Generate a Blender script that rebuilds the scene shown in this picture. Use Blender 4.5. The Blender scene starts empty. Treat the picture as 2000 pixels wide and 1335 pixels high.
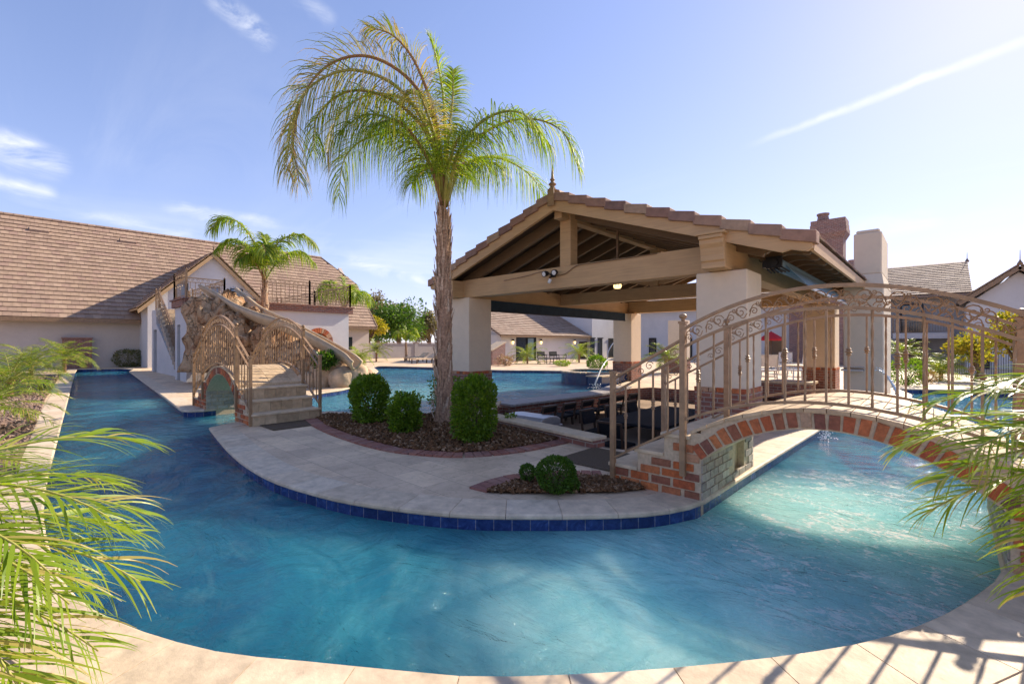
import bpy, math, random
from mathutils import Vector, Matrix, noise
from mathutils.geometry import delaunay_2d_cdt
random.seed(7)
R = math.radians
# ------------------------------------------------------------------ camera, sky, sun, exposure
FPX, HZ, CAMH, YAW = 889.0, 670.0, 1.4, R(43)
cs, sn = math.cos(YAW), math.sin(YAW)
scene = bpy.context.scene
cam = bpy.data.cameras.new('camera'); camo = bpy.data.objects.new('camera', cam)
scene.collection.objects.link(camo); scene.camera = camo
cam.sensor_width = 36; cam.lens = 16.0; cam.shift_y = 0.00125
cam.clip_start = 0.05; cam.clip_end = 3000
camo.location = (0, 0, CAMH); camo.rotation_euler = (R(90), 0, YAW)
SUN_EL, SUN_AZ = R(33.2), R(9)          # azimuth measured from +Y towards +X
world = bpy.data.worlds.new('World'); scene.world = world; world.use_nodes = True
scene.view_settings.view_transform = 'Standard'; scene.view_settings.look = 'None'
scene.view_settings.gamma = 1.0; scene.view_settings.exposure = 1.6
sun = bpy.data.lights.new('sun', 'SUN'); suno = bpy.data.objects.new('sun', sun)
scene.collection.objects.link(suno)
sun.energy = 2.9; sun.angle = R(0.5); sun.color = (1, .87, .70)
sdir = Vector((math.sin(SUN_AZ)*math.cos(SUN_EL), math.cos(SUN_AZ)*math.cos(SUN_EL), math.sin(SUN_EL)))
suno.rotation_euler = sdir.to_track_quat('Z', 'Y').to_euler()

def raydir(px, py):
    r, f, u = (px-1000)/FPX, 1.0, (HZ-py)/FPX
    return Vector((r*cs-f*sn, r*sn+f*cs, u)).normalized()

def make_world():
    nt = world.node_tree; N = nt.nodes; L = nt.links; N.clear()
    out = N.new('ShaderNodeOutputWorld'); bg = N.new('ShaderNodeBackground')
    sky = N.new('ShaderNodeTexSky'); sky.sky_type = 'NISHITA'; sky.sun_disc = False
    sky.sun_elevation = SUN_EL; sky.sun_rotation = SUN_AZ
    sky.air_density = 1.0; sky.dust_density = 0.25; sky.ozone_density = 3.0; sky.altitude = 300
    tc = N.new('ShaderNodeTexCoord')
    sep = N.new('ShaderNodeSeparateXYZ'); L.new(tc.outputs['Generated'], sep.inputs[0])
    def m(op, a, b=None, c=None):
        n = N.new('ShaderNodeMath'); n.operation = op
        for i, v in enumerate((a, b, c)):
            if v is None: continue
            if isinstance(v, (int, float)): n.inputs[i].default_value = v
            else: L.new(v, n.inputs[i])
        return n.outputs[0]
    zz = m('MAXIMUM', m('ADD', sep.outputs[2], 0.12), 0.02)
    cx = m('DIVIDE', sep.outputs[0], zz); cy = m('DIVIDE', sep.outputs[1], zz)
    comb = N.new('ShaderNodeCombineXYZ'); L.new(cx, comb.inputs[0]); L.new(cy, comb.inputs[1])
    mp = N.new('ShaderNodeMapping'); mp.inputs['Rotation'].default_value = (0, 0, R(28)); mp.inputs['Scale'].default_value = (.35, 1.7, 1)
    L.new(comb.outputs[0], mp.inputs[0])
    n1 = N.new('ShaderNodeTexNoise'); n1.inputs['Scale'].default_value = 1.1; n1.inputs['Detail'].default_value = 8; n1.inputs['Roughness'].default_value = .62; n1.inputs['Distortion'].default_value = .7
    L.new(mp.outputs[0], n1.inputs['Vector'])
    n2 = N.new('ShaderNodeTexNoise'); n2.inputs['Scale'].default_value = .55; n2.inputs['Detail'].default_value = 3
    L.new(comb.outputs[0], n2.inputs['Vector'])
    mr = N.new('ShaderNodeMapRange'); mr.inputs[1].default_value = .5; mr.inputs[2].default_value = .8; L.new(n1.outputs[0], mr.inputs[0])
    mr2 = N.new('ShaderNodeMapRange'); mr2.inputs[1].default_value = .45; mr2.inputs[2].default_value = .66; L.new(n2.outputs[0], mr2.inputs[0])
    low = N.new('ShaderNodeMapRange'); low.inputs[1].default_value = .55; low.inputs[2].default_value = .12; low.inputs[3].default_value = .55; low.inputs[4].default_value = 1.0; L.new(sep.outputs[2], low.inputs[0])
    cl = m('MULTIPLY', m('MULTIPLY', mr.outputs[0], mr2.outputs[0]), low.outputs[0])
    # old vapour trail: a soft band along a great circle
    d1, d2 = raydir(1500, 270), raydir(2000, 80)
    nrm = d1.cross(d2).normalized(); mid = ((d1+raydir(2100, 45))/2).normalized()
    def dot(v):
        n = N.new('ShaderNodeVectorMath'); n.operation = 'DOT_PRODUCT'; L.new(tc.outputs['Generated'], n.inputs[0]); n.inputs[1].default_value = v
        return n.outputs['Value']
    n3 = N.new('ShaderNodeTexNoise'); n3.inputs['Scale'].default_value = 22; n3.inputs['Detail'].default_value = 6; L.new(tc.outputs['Generated'], n3.inputs['Vector'])
    off = m('MULTIPLY', m('SUBTRACT', n3.outputs[0], .5), .012)
    dist = m('ABSOLUTE', m('ADD', dot(nrm), off))
    tr = N.new('ShaderNodeMapRange'); tr.interpolation_type = 'SMOOTHSTEP'; tr.inputs[1].default_value = .010; tr.inputs[2].default_value = .0; L.new(dist, tr.inputs[0])
    seg = N.new('ShaderNodeMapRange'); seg.interpolation_type = 'SMOOTHSTEP'; seg.inputs[1].default_value = mid.dot(d1)-.01; seg.inputs[2].default_value = mid.dot(d1)+.02; L.new(dot(mid), seg.inputs[0])
    trail = m('MULTIPLY', m('MULTIPLY', tr.outputs[0], seg.outputs[0]), m('MULTIPLY', n3.outputs[0], 1.5))
    mpw = N.new('ShaderNodeMapping'); mpw.inputs['Scale'].default_value = (1, 1, 3.2); L.new(tc.outputs['Generated'], mpw.inputs[0])
    nw = N.new('ShaderNodeTexNoise'); nw.inputs['Scale'].default_value = 9; nw.inputs['Detail'].default_value = 8; nw.inputs['Roughness'].default_value = .62; nw.inputs['Distortion'].default_value = .8; L.new(mpw.outputs[0], nw.inputs['Vector'])
    nwr = N.new('ShaderNodeMapRange'); nwr.inputs[1].default_value = .36; nwr.inputs[2].default_value = .72; L.new(nw.outputs[0], nwr.inputs[0])
    for (ax, ay, bx_, by_, wd, am) in ((-60, 265, 150, 335, .035, 1.1), (-40, 340, 120, 385, .018, .9), (395, -30, 540, 100, .026, .9), (560, -30, 660, 50, .022, .45), (300, 400, 560, 440, .016, .7), (120, 410, 420, 470, .014, .5), (660, 500, 850, 560, .022, .7), (700, 590, 860, 610, .012, .9), (1640, 460, 1860, 430, .03, .7)):
        e1, e2 = raydir(ax, ay), raydir(bx_, by_); nn = e1.cross(e2).normalized(); mm = ((e1+e2)/2).normalized(); half = mm.dot(e1)
        dd = m('ABSOLUTE', m('ADD', dot(nn), m('MULTIPLY', off, 2.0)))
        t1 = N.new('ShaderNodeMapRange'); t1.interpolation_type = 'SMOOTHSTEP'; t1.inputs[1].default_value = wd; t1.inputs[2].default_value = 0; L.new(dd, t1.inputs[0])
        t2 = N.new('ShaderNodeMapRange'); t2.interpolation_type = 'SMOOTHSTEP'; t2.inputs[1].default_value = half; t2.inputs[2].default_value = half+(1-half)*.75; L.new(dot(mm), t2.inputs[0])
        trail = m('ADD', trail, m('MULTIPLY', m('MULTIPLY', t1.outputs[0], t2.outputs[0]), m('MULTIPLY', nwr.outputs[0], am)))
    # soft white cloud banks low in the sky
    n4 = N.new('ShaderNodeTexNoise'); n4.inputs['Scale'].default_value = 3.0; n4.inputs['Detail'].default_value = 6; n4.inputs['Distortion'].default_value = .4
    mp4 = N.new('ShaderNodeMapping'); mp4.inputs['Scale'].default_value = (1, 1, 6); L.new(tc.outputs['Generated'], mp4.inputs[0]); L.new(mp4.outputs[0], n4.inputs['Vector'])
    b4 = N.new('ShaderNodeMapRange'); b4.inputs[1].default_value = .52; b4.inputs[2].default_value = .72; L.new(n4.outputs[0], b4.inputs[0])
    h4 = N.new('ShaderNodeMapRange'); h4.inputs[1].default_value = .26; h4.inputs[2].default_value = .05; L.new(sep.outputs[2], h4.inputs[0])
    bank = m('MULTIPLY', m('MULTIPLY', b4.outputs[0], h4.outputs[0]), .8)
    tot = m('MINIMUM', m('ADD', m('ADD', m('MULTIPLY', cl, .3), trail), bank), .9)
    tint = N.new('ShaderNodeMix'); tint.data_type = 'RGBA'; tint.blend_type = 'MULTIPLY'; tint.inputs[0].default_value = 1
    L.new(sky.outputs[0], tint.inputs[6]); tint.inputs[7].default_value = (1.10, .96, 1.02, 1)
    den = N.new('ShaderNodeMix'); den.data_type = 'RGBA'; den.blend_type = 'ADD'; den.inputs[0].default_value = 1
    scl = N.new('ShaderNodeMix'); scl.data_type = 'RGBA'; scl.blend_type = 'MULTIPLY'; scl.inputs[0].default_value = 1
    L.new(tint.outputs[2], scl.inputs[6]); scl.inputs[7].default_value = (.15, .15, .09, 1)
    L.new(scl.outputs[2], den.inputs[6]); den.inputs[7].default_value = (1, 1, 1, 1)
    cmp_ = N.new('ShaderNodeMix'); cmp_.data_type = 'RGBA'; cmp_.blend_type = 'DIVIDE'; cmp_.inputs[0].default_value = 1
    L.new(tint.outputs[2], cmp_.inputs[6]); L.new(den.outputs[2], cmp_.inputs[7])
    mix = N.new('ShaderNodeMix'); mix.data_type = 'RGBA'; L.new(tot, mix.inputs[0]); L.new(cmp_.outputs[2], mix.inputs[6]); mix.inputs[7].default_value = (3.6, 3.7, 4.0, 1)
    L.new(mix.outputs[2], bg.inputs[0]); bg.inputs[1].default_value = 0.102
    L.new(bg.outputs[0], out.inputs[0])
make_world()

# ------------------------------------------------------------------ placement helpers
def CW(r, f, z=0.0):                       # metres right / forward of the viewpoint -> world
    return Vector((r*cs-f*sn, r*sn+f*cs, z))
def G(px, py, z=0.0):
    f = (CAMH-z)*FPX/(py-HZ); return CW((px-1000)/FPX*f, f, z)
def D(px, py, f):                          # point on a pixel ray at distance f
    return CW((px-1000)/FPX*f, f, CAMH+(HZ-py)/FPX*f)
def PXp(px, py, X):
    t = (px-1000)/FPX; f = X/(t*cs-sn); return D(px, py, f)
def PYp(px, py, Y):
    t = (px-1000)/FPX; f = Y/(t*sn+cs); return D(px, py, f)

# ------------------------------------------------------------------ object helpers
OFF = {}
def tag(o, label=None, cat=None, group=None, kind=None):
    if label: o['label'] = label
    if cat: o['category'] = cat
    if group: o['group'] = group
    if kind: o['kind'] = kind
    return o
def thing(name, label, cat, loc=(0, 0, 0), group=None):
    o = bpy.data.objects.new(name, None); scene.collection.objects.link(o)
    o.empty_display_size = .2; o.location = loc; OFF[o.name] = Vector(loc)
    return tag(o, label, cat, group)
def copy_tree(o, parent=None):
    c = o.copy(); scene.collection.objects.link(c); c.parent = parent
    for ch in [x for x in bpy.data.objects if x.parent == o]: copy_tree(ch, c)
    return c

class MB:
    def __init__(s): s.v = []; s.f = []
    def quad(s, a, b, c, d):
        n = len(s.v); s.v += [tuple(a), tuple(b), tuple(c), tuple(d)]; s.f.append((n, n+1, n+2, n+3)); return s
    def tri(s, a, b, c):
        n = len(s.v); s.v += [tuple(a), tuple(b), tuple(c)]; s.f.append((n, n+1, n+2)); return s
    def hexa(s, p):                        # 8 corners, bottom ring then top ring
        n = len(s.v); s.v += [tuple(q) for q in p]
        s.f += [(n+3, n+2, n+1, n), (n+4, n+5, n+6, n+7), (n, n+1, n+5, n+4), (n+1, n+2, n+6, n+5), (n+2, n+3, n+7, n+6), (n+3, n, n+4, n+7)]
        return s
    def box(s, x0, y0, z0, x1, y1, z1):
        if x0 > x1: x0, x1 = x1, x0
        if y0 > y1: y0, y1 = y1, y0
        if z0 > z1: z0, z1 = z1, z0
        return s.hexa([(x0, y0, z0), (x1, y0, z0), (x1, y1, z0), (x0, y1, z0), (x0, y0, z1), (x1, y0, z1), (x1, y1, z1), (x0, y1, z1)])
    def cbox(s, x0, y0, z0, x1, y1, z1, b):   # box with chamfered edges (b metres)
        n = len(s.v)
        xs, ys = (x0, x1), (y0, y1)
        rings = [(z0, b), (z0+b, 0), (z1-b, 0), (z1, b)]
        for z, i in rings:
            c = b
            for (x, y, dx, dy) in ((x0, y0, 1, 1), (x1, y0, -1, 1), (x1, y1, -1, -1), (x0, y1, 1, -1)):
                e1 = (x+dx*(i), y+dy*(c+i*.0)); e2 = (x+dx*(c), y+dy*(i))
                if i > 0: e1 = (x+dx*i, y+dy*c*1.6); e2 = (x+dx*c*1.6, y+dy*i)
                pair = (e1, e2) if dx*dy > 0 else (e2, e1)
                for e in pair: s.v.append((e[0], e[1], z))
        for k in range(3):
            for j in range(8):
                a = n+k*8+j; b2 = n+k*8+(j+1) % 8
                s.f.append((a, b2, b2+8, a+8))
        s.f.append(tuple(n+7-j for j in range(8))); s.f.append(tuple(n+24+j for j in range(8)))
        return s
    def beam(s, p, q, w, h, up=(0, 0, 1)):
        p, q = Vector(p), Vector(q); d = (q-p).normalized(); up = Vector(up)
        if abs(d.dot(up)) > .98: up = Vector((1, 0, 0))
        a = d.cross(up).normalized(); u = a.cross(d).normalized()
        a = a*w/2; u = u*h/2
        return s.hexa([p-a-u, p+a-u, q+a-u, q-a-u, p-a+u, p+a+u, q+a+u, q-a+u])
    def tube(s, path, r, n=6, cap=True, twist=0):
        path = [Vector(p) for p in path]; m = len(path); rr = r if isinstance(r, (list, tuple)) else [r]*m
        base = len(s.v); ref = None
        for i, p in enumerate(path):
            d = (path[min(i+1, m-1)]-path[max(i-1, 0)])
            if d.length < 1e-9: d = Vector((0, 0, 1))
            d.normalize()
            if ref is None: ref = Vector((0, 0, 1)) if abs(d.z) < .9 else Vector((1, 0, 0))
            a = d.cross(ref)
            if a.length < 1e-4: a = d.orthogonal()
            a.normalize(); b = d.cross(a).normalized(); ref = a.cross(d)
            for k in range(n):
                t = 2*math.pi*k/n+twist*i
                s.v.append(tuple(p+a*(rr[i]*math.cos(t))+b*(rr[i]*math.sin(t))))
        for i in range(m-1):
            for k in range(n):
                a0 = base+i*n+k; a1 = base+i*n+(k+1) % n
                s.f.append((a0, a1, a1+n, a0+n))
        if cap:
            s.f.append(tuple(base+n-1-k for k in range(n))); s.f.append(tuple(base+(m-1)*n+k for k in range(n)))
        return s
    def lathe(s, c, prof, n=12, sx=1, sy=1):
        base = len(s.v); m = len(prof)
        for r, z in prof:
            for k in range(n):
                t = 2*math.pi*k/n; s.v.append((c[0]+r*sx*math.cos(t), c[1]+r*sy*math.sin(t), c[2]+z))
        for i in range(m-1):
            for k in range(n):
                a0 = base+i*n+k; a1 = base+i*n+(k+1) % n; s.f.append((a0, a1, a1+n, a0+n))
        s.f.append(tuple(base+n-1-k for k in range(n))); s.f.append(tuple(base+(m-1)*n+k for k in range(n)))
        return s
    def prism(s, pts, vec):                # planar polygon swept by vec
        n = len(s.v); m = len(pts); vec = Vector(vec)
        s.v += [tuple(p) for p in pts]+[tuple(Vector(p)+vec) for p in pts]
        s.f.append(tuple(range(n+m-1, n-1, -1))); s.f.append(tuple(range(n+m, n+2*m)))
        for i in range(m):
            j = (i+1) % m; s.f.append((n+i, n+j, n+m+j, n+m+i))
        return s
    def build(s, name, mat, parent=None, smooth=False, bevel=0, normals=False):
        me = bpy.data.meshes.new(name)
        if parent is not None: off = OFF.get(parent.name, Vector((0, 0, 0)))
        else:
            xs = [v[0] for v in s.v]; ys = [v[1] for v in s.v]; zs = [v[2] for v in s.v]
            off = Vector(((min(xs)+max(xs))/2, (min(ys)+max(ys))/2, min(zs)))
        ox, oy, oz = off
        me.from_pydata([(x-ox, y-oy, z-oz) for x, y, z in s.v], [], s.f)
        if smooth: me.polygons.foreach_set('use_smooth', [True]*len(me.polygons))
        if normals:
            import bmesh
            bm = bmesh.new(); bm.from_mesh(me); bmesh.ops.recalc_face_normals(bm, faces=bm.faces); bm.to_mesh(me); bm.free()
        me.update()
        o = bpy.data.objects.new(name, me); scene.collection.objects.link(o)
        me.materials.append(mat)
        if parent is not None: o.parent = parent
        else: o.location = off
        OFF[o.name] = off
        if bevel:
            b = o.modifiers.new('bevel', 'BEVEL'); b.width = bevel; b.segments = 2; b.limit_method = 'ANGLE'
        return o

def catmull(pts, sub=6, closed=False):
    pts = [Vector(p) for p in pts]; n = len(pts); out = []
    rng = range(n if closed else n-1)
    for i in rng:
        p0 = pts[(i-1) % n] if closed or i > 0 else pts[0]*2-pts[1]
        p1 = pts[i]; p2 = pts[(i+1) % n]
        p3 = pts[(i+2) % n] if closed or i+2 < n else pts[-1]*2-pts[-2]
        for k in range(sub):
            t = k/sub
            out.append(.5*((2*p1)+(p2-p0)*t+(2*p0-5*p1+4*p2-p3)*t*t+(3*p1-p0-3*p2+p3)*t**3))
    if not closed: out.append(pts[-1])
    return out
def inpoly(x, y, poly):
    c = False; j = len(poly)-1
    for i in range(len(poly)):
        xi, yi = poly[i][0], poly[i][1]; xj, yj = poly[j][0], poly[j][1]
        if (yi > y) != (yj > y) and x < (xj-xi)*(y-yi)/(yj-yi)+xi: c = not c
        j = i
    return c
def fill(mb, loops, z, inside):            # triangulated sheet from closed loops
    vs, es = [], []
    for lp in loops:
        n = len(vs); m = len(lp)
        vs += [Vector((p[0], p[1])) for p in lp]; es += [(n+i, n+(i+1) % m) for i in range(m)]
    ov, oe, of, *_ = delaunay_2d_cdt(vs, es, [], 0, 1e-5)
    b = len(mb.v); mb.v += [(p.x, p.y, z) for p in ov]
    for f in of:
        cx = sum(ov[i].x for i in f)/len(f); cy = sum(ov[i].y for i in f)/len(f)
        if inside(cx, cy):
            a, b2, c = ov[f[0]], ov[f[1]], ov[f[2]]
            cr = (b2.x-a.x)*(c.y-a.y)-(b2.y-a.y)*(c.x-a.x)
            ff = f if cr > 0 else f[::-1]
            mb.f.append(tuple(b+i for i in ff))

# ------------------------------------------------------------------ materials
def mat_new(name):
    m = bpy.data.materials.new(name); m.use_nodes = True; nt = m.node_tree
    return m, nt.nodes, nt.links, nt.nodes['Principled BSDF']
def nmap(N, L, scale, detail=4, rough=.55, vec=None, dist=0):
    n = N.new('ShaderNodeTexNoise'); n.inputs['Scale'].default_value = scale; n.inputs['Detail'].default_value = detail
    n.inputs['Roughness'].default_value = rough; n.inputs['Distortion'].default_value = dist
    if vec is not None: L.new(vec, n.inputs['Vector'])
    return n.outputs[0]
def ramp(N, L, fac, stops):
    r = N.new('ShaderNodeValToRGB'); e = r.color_ramp.elements
    while len(e) < len(stops): e.new(.5)
    for i, (p, c) in enumerate(stops): e[i].position = p; e[i].color = (*c, 1)
    L.new(fac, r.inputs[0]); return r.outputs[0]
def mixc(N, L, fac, a, b, mode='MIX'):
    x = N.new('ShaderNodeMix'); x.data_type = 'RGBA'; x.blend_type = mode
    for i, v in ((0, fac), (6, a), (7, b)):
        if isinstance(v, (int, float)): x.inputs[i].default_value = v
        elif isinstance(v, tuple): x.inputs[i].default_value = (*v, 1)
        else: L.new(v, x.inputs[i])
    return x.outputs[2]
def bump(N, L, h, strength, dist=.01, nrm=None):
    b = N.new('ShaderNodeBump'); b.inputs['Strength'].default_value = strength; b.inputs['Distance'].default_value = dist
    L.new(h, b.inputs['Height'])
    if nrm is not None: L.new(nrm, b.inputs['Normal'])
    return b.outputs[0]
def pos(N): return N.new('ShaderNodeNewGeometry').outputs['Position']
def plain(name, col, rough=.6, metal=0, var=.12, nscale=6, bmp=.15, bscale=60, spec=.4):
    m, N, L, P = mat_new(name); p = pos(N)
    a = nmap(N, L, nscale, 5, .6, p)
    lo = tuple(c*(1-var) for c in col); hi = tuple(min(1, c*(1+var)) for c in col)
    L.new(ramp(N, L, a, [(.3, lo), (.7, hi)]), P.inputs['Base Color'])
    P.inputs['Roughness'].default_value = rough; P.inputs['Metallic'].default_value = metal
    P.inputs['Specular IOR Level'].default_value = spec
    if bmp: L.new(bump(N, L, nmap(N, L, bscale, 4, .6, p), bmp, .01), P.inputs['Normal'])
    return m
def island(name, cols, rough=.7, nscale=14, namt=.35, bmp=.4, bscale=50, spec=.3):
    """colour picked per separate piece of the mesh, mottled by noise"""
    m, N, L, P = mat_new(name); g = N.new('ShaderNodeNewGeometry')
    st = [((i+.5)/len(cols), c) for i, c in enumerate(cols)]
    r = N.new('ShaderNodeValToRGB'); e = r.color_ramp.elements; r.color_ramp.interpolation = 'LINEAR'
    while len(e) < len(cols): e.new(.5)
    for i, (p_, c) in enumerate(st): e[i].position = p_; e[i].color = (*c, 1)
    L.new(g.outputs['Random Per Island'], r.inputs[0])
    n = nmap(N, L, nscale, 6, .65, g.outputs['Position'])
    mott = ramp(N, L, n, [(.3, (1-namt,)*3), (.7, (1+namt*.5,)*3)])
    L.new(mixc(N, L, 1.0, r.outputs[0], mott, 'MULTIPLY'), P.inputs['Base Color'])
    P.inputs['Roughness'].default_value = rough; P.inputs['Specular IOR Level'].default_value = spec
    L.new(bump(N, L, nmap(N, L, bscale, 5, .65, g.outputs['Position']), bmp, .012), P.inputs['Normal'])
    return m
def leafmat(name, cols, trans=.35, rough=.5):
    m, N, L, P = mat_new(name); g = N.new('ShaderNodeNewGeometry')
    c = ramp(N, L, g.outputs['Random Per Island'], [((i+.5)/len(cols), k) for i, k in enumerate(cols)])
    L.new(c, P.inputs['Base Color']); P.inputs['Roughness'].default_value = rough; P.inputs['Specular IOR Level'].default_value = .35
    t = N.new('ShaderNodeBsdfTranslucent'); L.new(mixc(N, L, 1.0, c, (1.5, 1.6, .7), 'MULTIPLY'), t.inputs[0])
    mx = N.new('ShaderNodeMixShader'); mx.inputs[0].default_value = trans
    L.new(P.outputs[0], mx.inputs[1]); L.new(t.outputs[0], mx.inputs[2])
    L.new(mx.outputs[0], N['Material Output'].inputs['Surface'])
    return m
def wallvec(N, L):
    s = N.new('ShaderNodeSeparateXYZ'); L.new(pos(N), s.inputs[0])
    a = N.new('ShaderNodeMath'); a.operation = 'ADD'; L.new(s.outputs[0], a.inputs[0]); L.new(s.outputs[1], a.inputs[1])
    c = N.new('ShaderNodeCombineXYZ'); L.new(a.outputs[0], c.inputs[0]); L.new(s.outputs[2], c.inputs[1])
    return c.outputs[0]
def brickmat(name, c1, c2, mortar, bw=.21, bh=.075, ms=.012, wall=True, offset=.5, mott=.3, rough=.75, rot=0, bmp=.6, bias=0):
    m, N, L, P = mat_new(name)
    if wall: v = wallvec(N, L)
    else:
        mp = N.new('ShaderNodeMapping'); mp.inputs['Rotation'].default_value = (0, 0, rot); L.new(pos(N), mp.inputs[0]); v = mp.outputs[0]
    b = N.new('ShaderNodeTexBrick'); L.new(v, b.inputs['Vector']); b.offset = offset
    b.inputs['Scale'].default_value = 1; b.inputs['Brick Width'].default_value = bw; b.inputs['Row Height'].default_value = bh
    b.inputs['Mortar Size'].default_value = ms; b.inputs['Mortar Smooth'].default_value = .15; b.inputs['Bias'].default_value = bias
    b.inputs['Color1'].default_value = (*c1, 1); b.inputs['Color2'].default_value = (*c2, 1); b.inputs['Mortar'].default_value = (*mortar, 1)
    p = pos(N)
    n = nmap(N, L, 7, 7, .65, p)
    c = mixc(N, L, 1.0, b.outputs[0], ramp(N, L, n, [(.3, (1-mott,)*3), (.7, (1+mott*.4,)*3)]), 'MULTIPLY')
    L.new(c, P.inputs['Base Color']); P.inputs['Roughness'].default_value = rough; P.inputs['Specular IOR Level'].default_value = .3
    inv = N.new('ShaderNodeMath'); inv.operation = 'SUBTRACT'; inv.inputs[0].default_value = 1; L.new(b.outputs['Fac'], inv.inputs[1])
    ad = N.new('ShaderNodeMath'); ad.operation = 'MULTIPLY_ADD'; L.new(nmap(N, L, 60, 4, .6, p), ad.inputs[0]); ad.inputs[1].default_value = .3; L.new(inv.outputs[0], ad.inputs[2])
    L.new(bump(N, L, ad.outputs[0], bmp, .008), P.inputs['Normal'])
    return m

M = {}
def stucco(name, col):
    m, N, L, P = mat_new(name); p = pos(N)
    a = nmap(N, L, .9, 5, .6, p); b = nmap(N, L, 9, 4, .6, p)
    c = ramp(N, L, a, [(.3, tuple(k*.9 for k in col)), (.7, tuple(k*1.05 for k in col))])
    c = mixc(N, L, .25, c, ramp(N, L, b, [(.3, tuple(k*.86 for k in col)), (.7, tuple(k*1.08 for k in col))]))
    L.new(c, P.inputs['Base Color']); P.inputs['Roughness'].default_value = .85; P.inputs['Specular IOR Level'].default_value = .2
    L.new(bump(N, L, nmap(N, L, 70, 5, .7, p), .35, .008), P.inputs['Normal'])
    return m
M['stucco'] = stucco('stucco', (.73, .60, .45))
M['stucco_white'] = stucco('stucco_white', (.60, .58, .57))
M['stucco_house'] = stucco('stucco_house', (.53, .46, .40))
def travertine(name, tint=(1, 1, 1), rot=0, bw=.56, bh=.33, base=None):
    m, N, L, P = mat_new(name)
    mp = N.new('ShaderNodeMapping'); mp.inputs['Rotation'].default_value = (0, 0, rot); L.new(pos(N), mp.inputs[0])
    b = N.new('ShaderNodeTexBrick'); L.new(mp.outputs[0], b.inputs['Vector']); b.offset = .5; b.squash = .66; b.squash_frequency = 3
    b.inputs['Scale'].default_value = 1; b.inputs['Brick Width'].default_value = bw; b.inputs['Row Height'].default_value = bh
    b.inputs['Mortar Size'].default_value = .0035; b.inputs['Mortar Smooth'].default_value = .3
    t = lambda c: tuple(x*y for x, y in zip(c, tint))
    b.inputs['Color1'].default_value = (*t((.74, .56, .38)), 1); b.inputs['Color2'].default_value = (*t((.58, .44, .31)), 1); b.inputs['Mortar'].default_value = (*t((.36, .275, .20)), 1)
    p = pos(N)
    n1 = nmap(N, L, 1.6, 7, .65, p, .6); n2 = nmap(N, L, 9, 6, .7, p, 1.2)
    c = mixc(N, L, 1.0, b.outputs[0], ramp(N, L, n1, [(.28, (.80, .77, .75)), (.72, (1.15, 1.14, 1.1))]), 'MULTIPLY')
    c = mixc(N, L, 1.0, c, ramp(N, L, n2, [(.33, (.80, .78, .75)), (.5, (1.0, 1.0, 1.0)), (.75, (1.08, 1.07, 1.05))]), 'MULTIPLY')
    L.new(c, P.inputs['Base Color']); P.inputs['Roughness'].default_value = .6; P.inputs['Specular IOR Level'].default_value = .3
    inv = N.new('ShaderNodeMath'); inv.operation = 'SUBTRACT'; L.new(n2, inv.inputs[0]); L.new(b.outputs['Fac'], inv.inputs[1])
    L.new(bump(N, L, inv.outputs[0], .35, .006), P.inputs['Normal'])
    return m
M['paving'] = travertine('travertine_paving', rot=R(0))
M['coping'] = island('travertine_coping', [(.62, .48, .33), (.70, .55, .39), (.58, .45, .31), (.70, .57, .42), (.64, .51, .36)], .6, 8, .3, .25, 40)
M['cap'] = plain('stone_cap', (.60, .46, .30), .65, 0, .18, 8, .3, 40)
M['plank'] = island('bridge_deck_stone', [(.56, .40, .24), (.64, .47, .29), (.48, .34, .20)], .7, 12, .3, .3, 40)
M['brick'] = island('bridge_brick', [(.56, .15, .045), (.50, .13, .045), (.44, .11, .05), (.58, .19, .07), (.14, .085, .07), (.52, .16, .06), (.24, .10, .07), (.60, .19, .06), (.50, .32, .20)], .8, 22, .4, .8, 70)
M['brick_grey'] = island('weathered_grey_brick', [(.40, .34, .27), (.48, .41, .33), (.26, .23, .20), (.54, .46, .37), (.42, .33, .26)], .8, 18, .35, .7, 60)
M['mortar'] = plain('mortar', (.54, .41, .27), .9, 0, .2, 30, .6, 90)
M['brick_wall'] = brickmat('red_brick', (.33, .12, .07), (.22, .10, .08), (.34, .27, .22), .2, .07, .009)
M['brick_far'] = brickmat('chimney_brick', (.34, .16, .12), (.24, .13, .11), (.36, .30, .27), .24, .085, .012)
M['brick_edge'] = island('brick_edging', [(.30, .12, .085), (.36, .16, .11), (.25, .11, .09), (.33, .17, .13)], .75, 20, .3, .5, 60)
M['wood'] = None
def wood(name, col):
    m, N, L, P = mat_new(name); p = pos(N)
    mp = N.new('ShaderNodeMapping'); mp.inputs['Scale'].default_value = (1.2, 1.2, 22); L.new(p, mp.inputs[0])
    n = nmap(N, L, 1.6, 6, .6, mp.outputs[0], .5); n2 = nmap(N, L, 2.2, 4, .5, p)
    c = ramp(N, L, n, [(.3, tuple(k*.86 for k in col)), (.7, tuple(k*1.08 for k in col))])
    c = mixc(N, L, 1.0, c, ramp(N, L, n2, [(.3, (.92,)*3), (.7, (1.06,)*3)]), 'MULTIPLY')
    L.new(c, P.inputs['Base Color']); P.inputs['Roughness'].default_value = .6; P.inputs['Specular IOR Level'].default_value = .3
    L.new(bump(N, L, n, .3, .006), P.inputs['Normal']); return m
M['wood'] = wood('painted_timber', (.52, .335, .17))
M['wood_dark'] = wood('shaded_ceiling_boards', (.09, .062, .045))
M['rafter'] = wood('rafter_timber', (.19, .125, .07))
M['rail'] = plain('bronze_metal', (.31, .19, .10), .45, .12, .25, 12, .12, 80, .5)
M['rail_dark'] = plain('dark_bronze_metal', (.24, .15, .085), .45, .15, .25, 12, .1, 80, .5)
M['rooftile'] = island('clay_roof_tile', [(.34, .235, .165), (.38, .265, .185), (.30, .205, .15), (.41, .29, .205), (.33, .22, .165)], .8, 6, .22, .4, 30)
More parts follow.
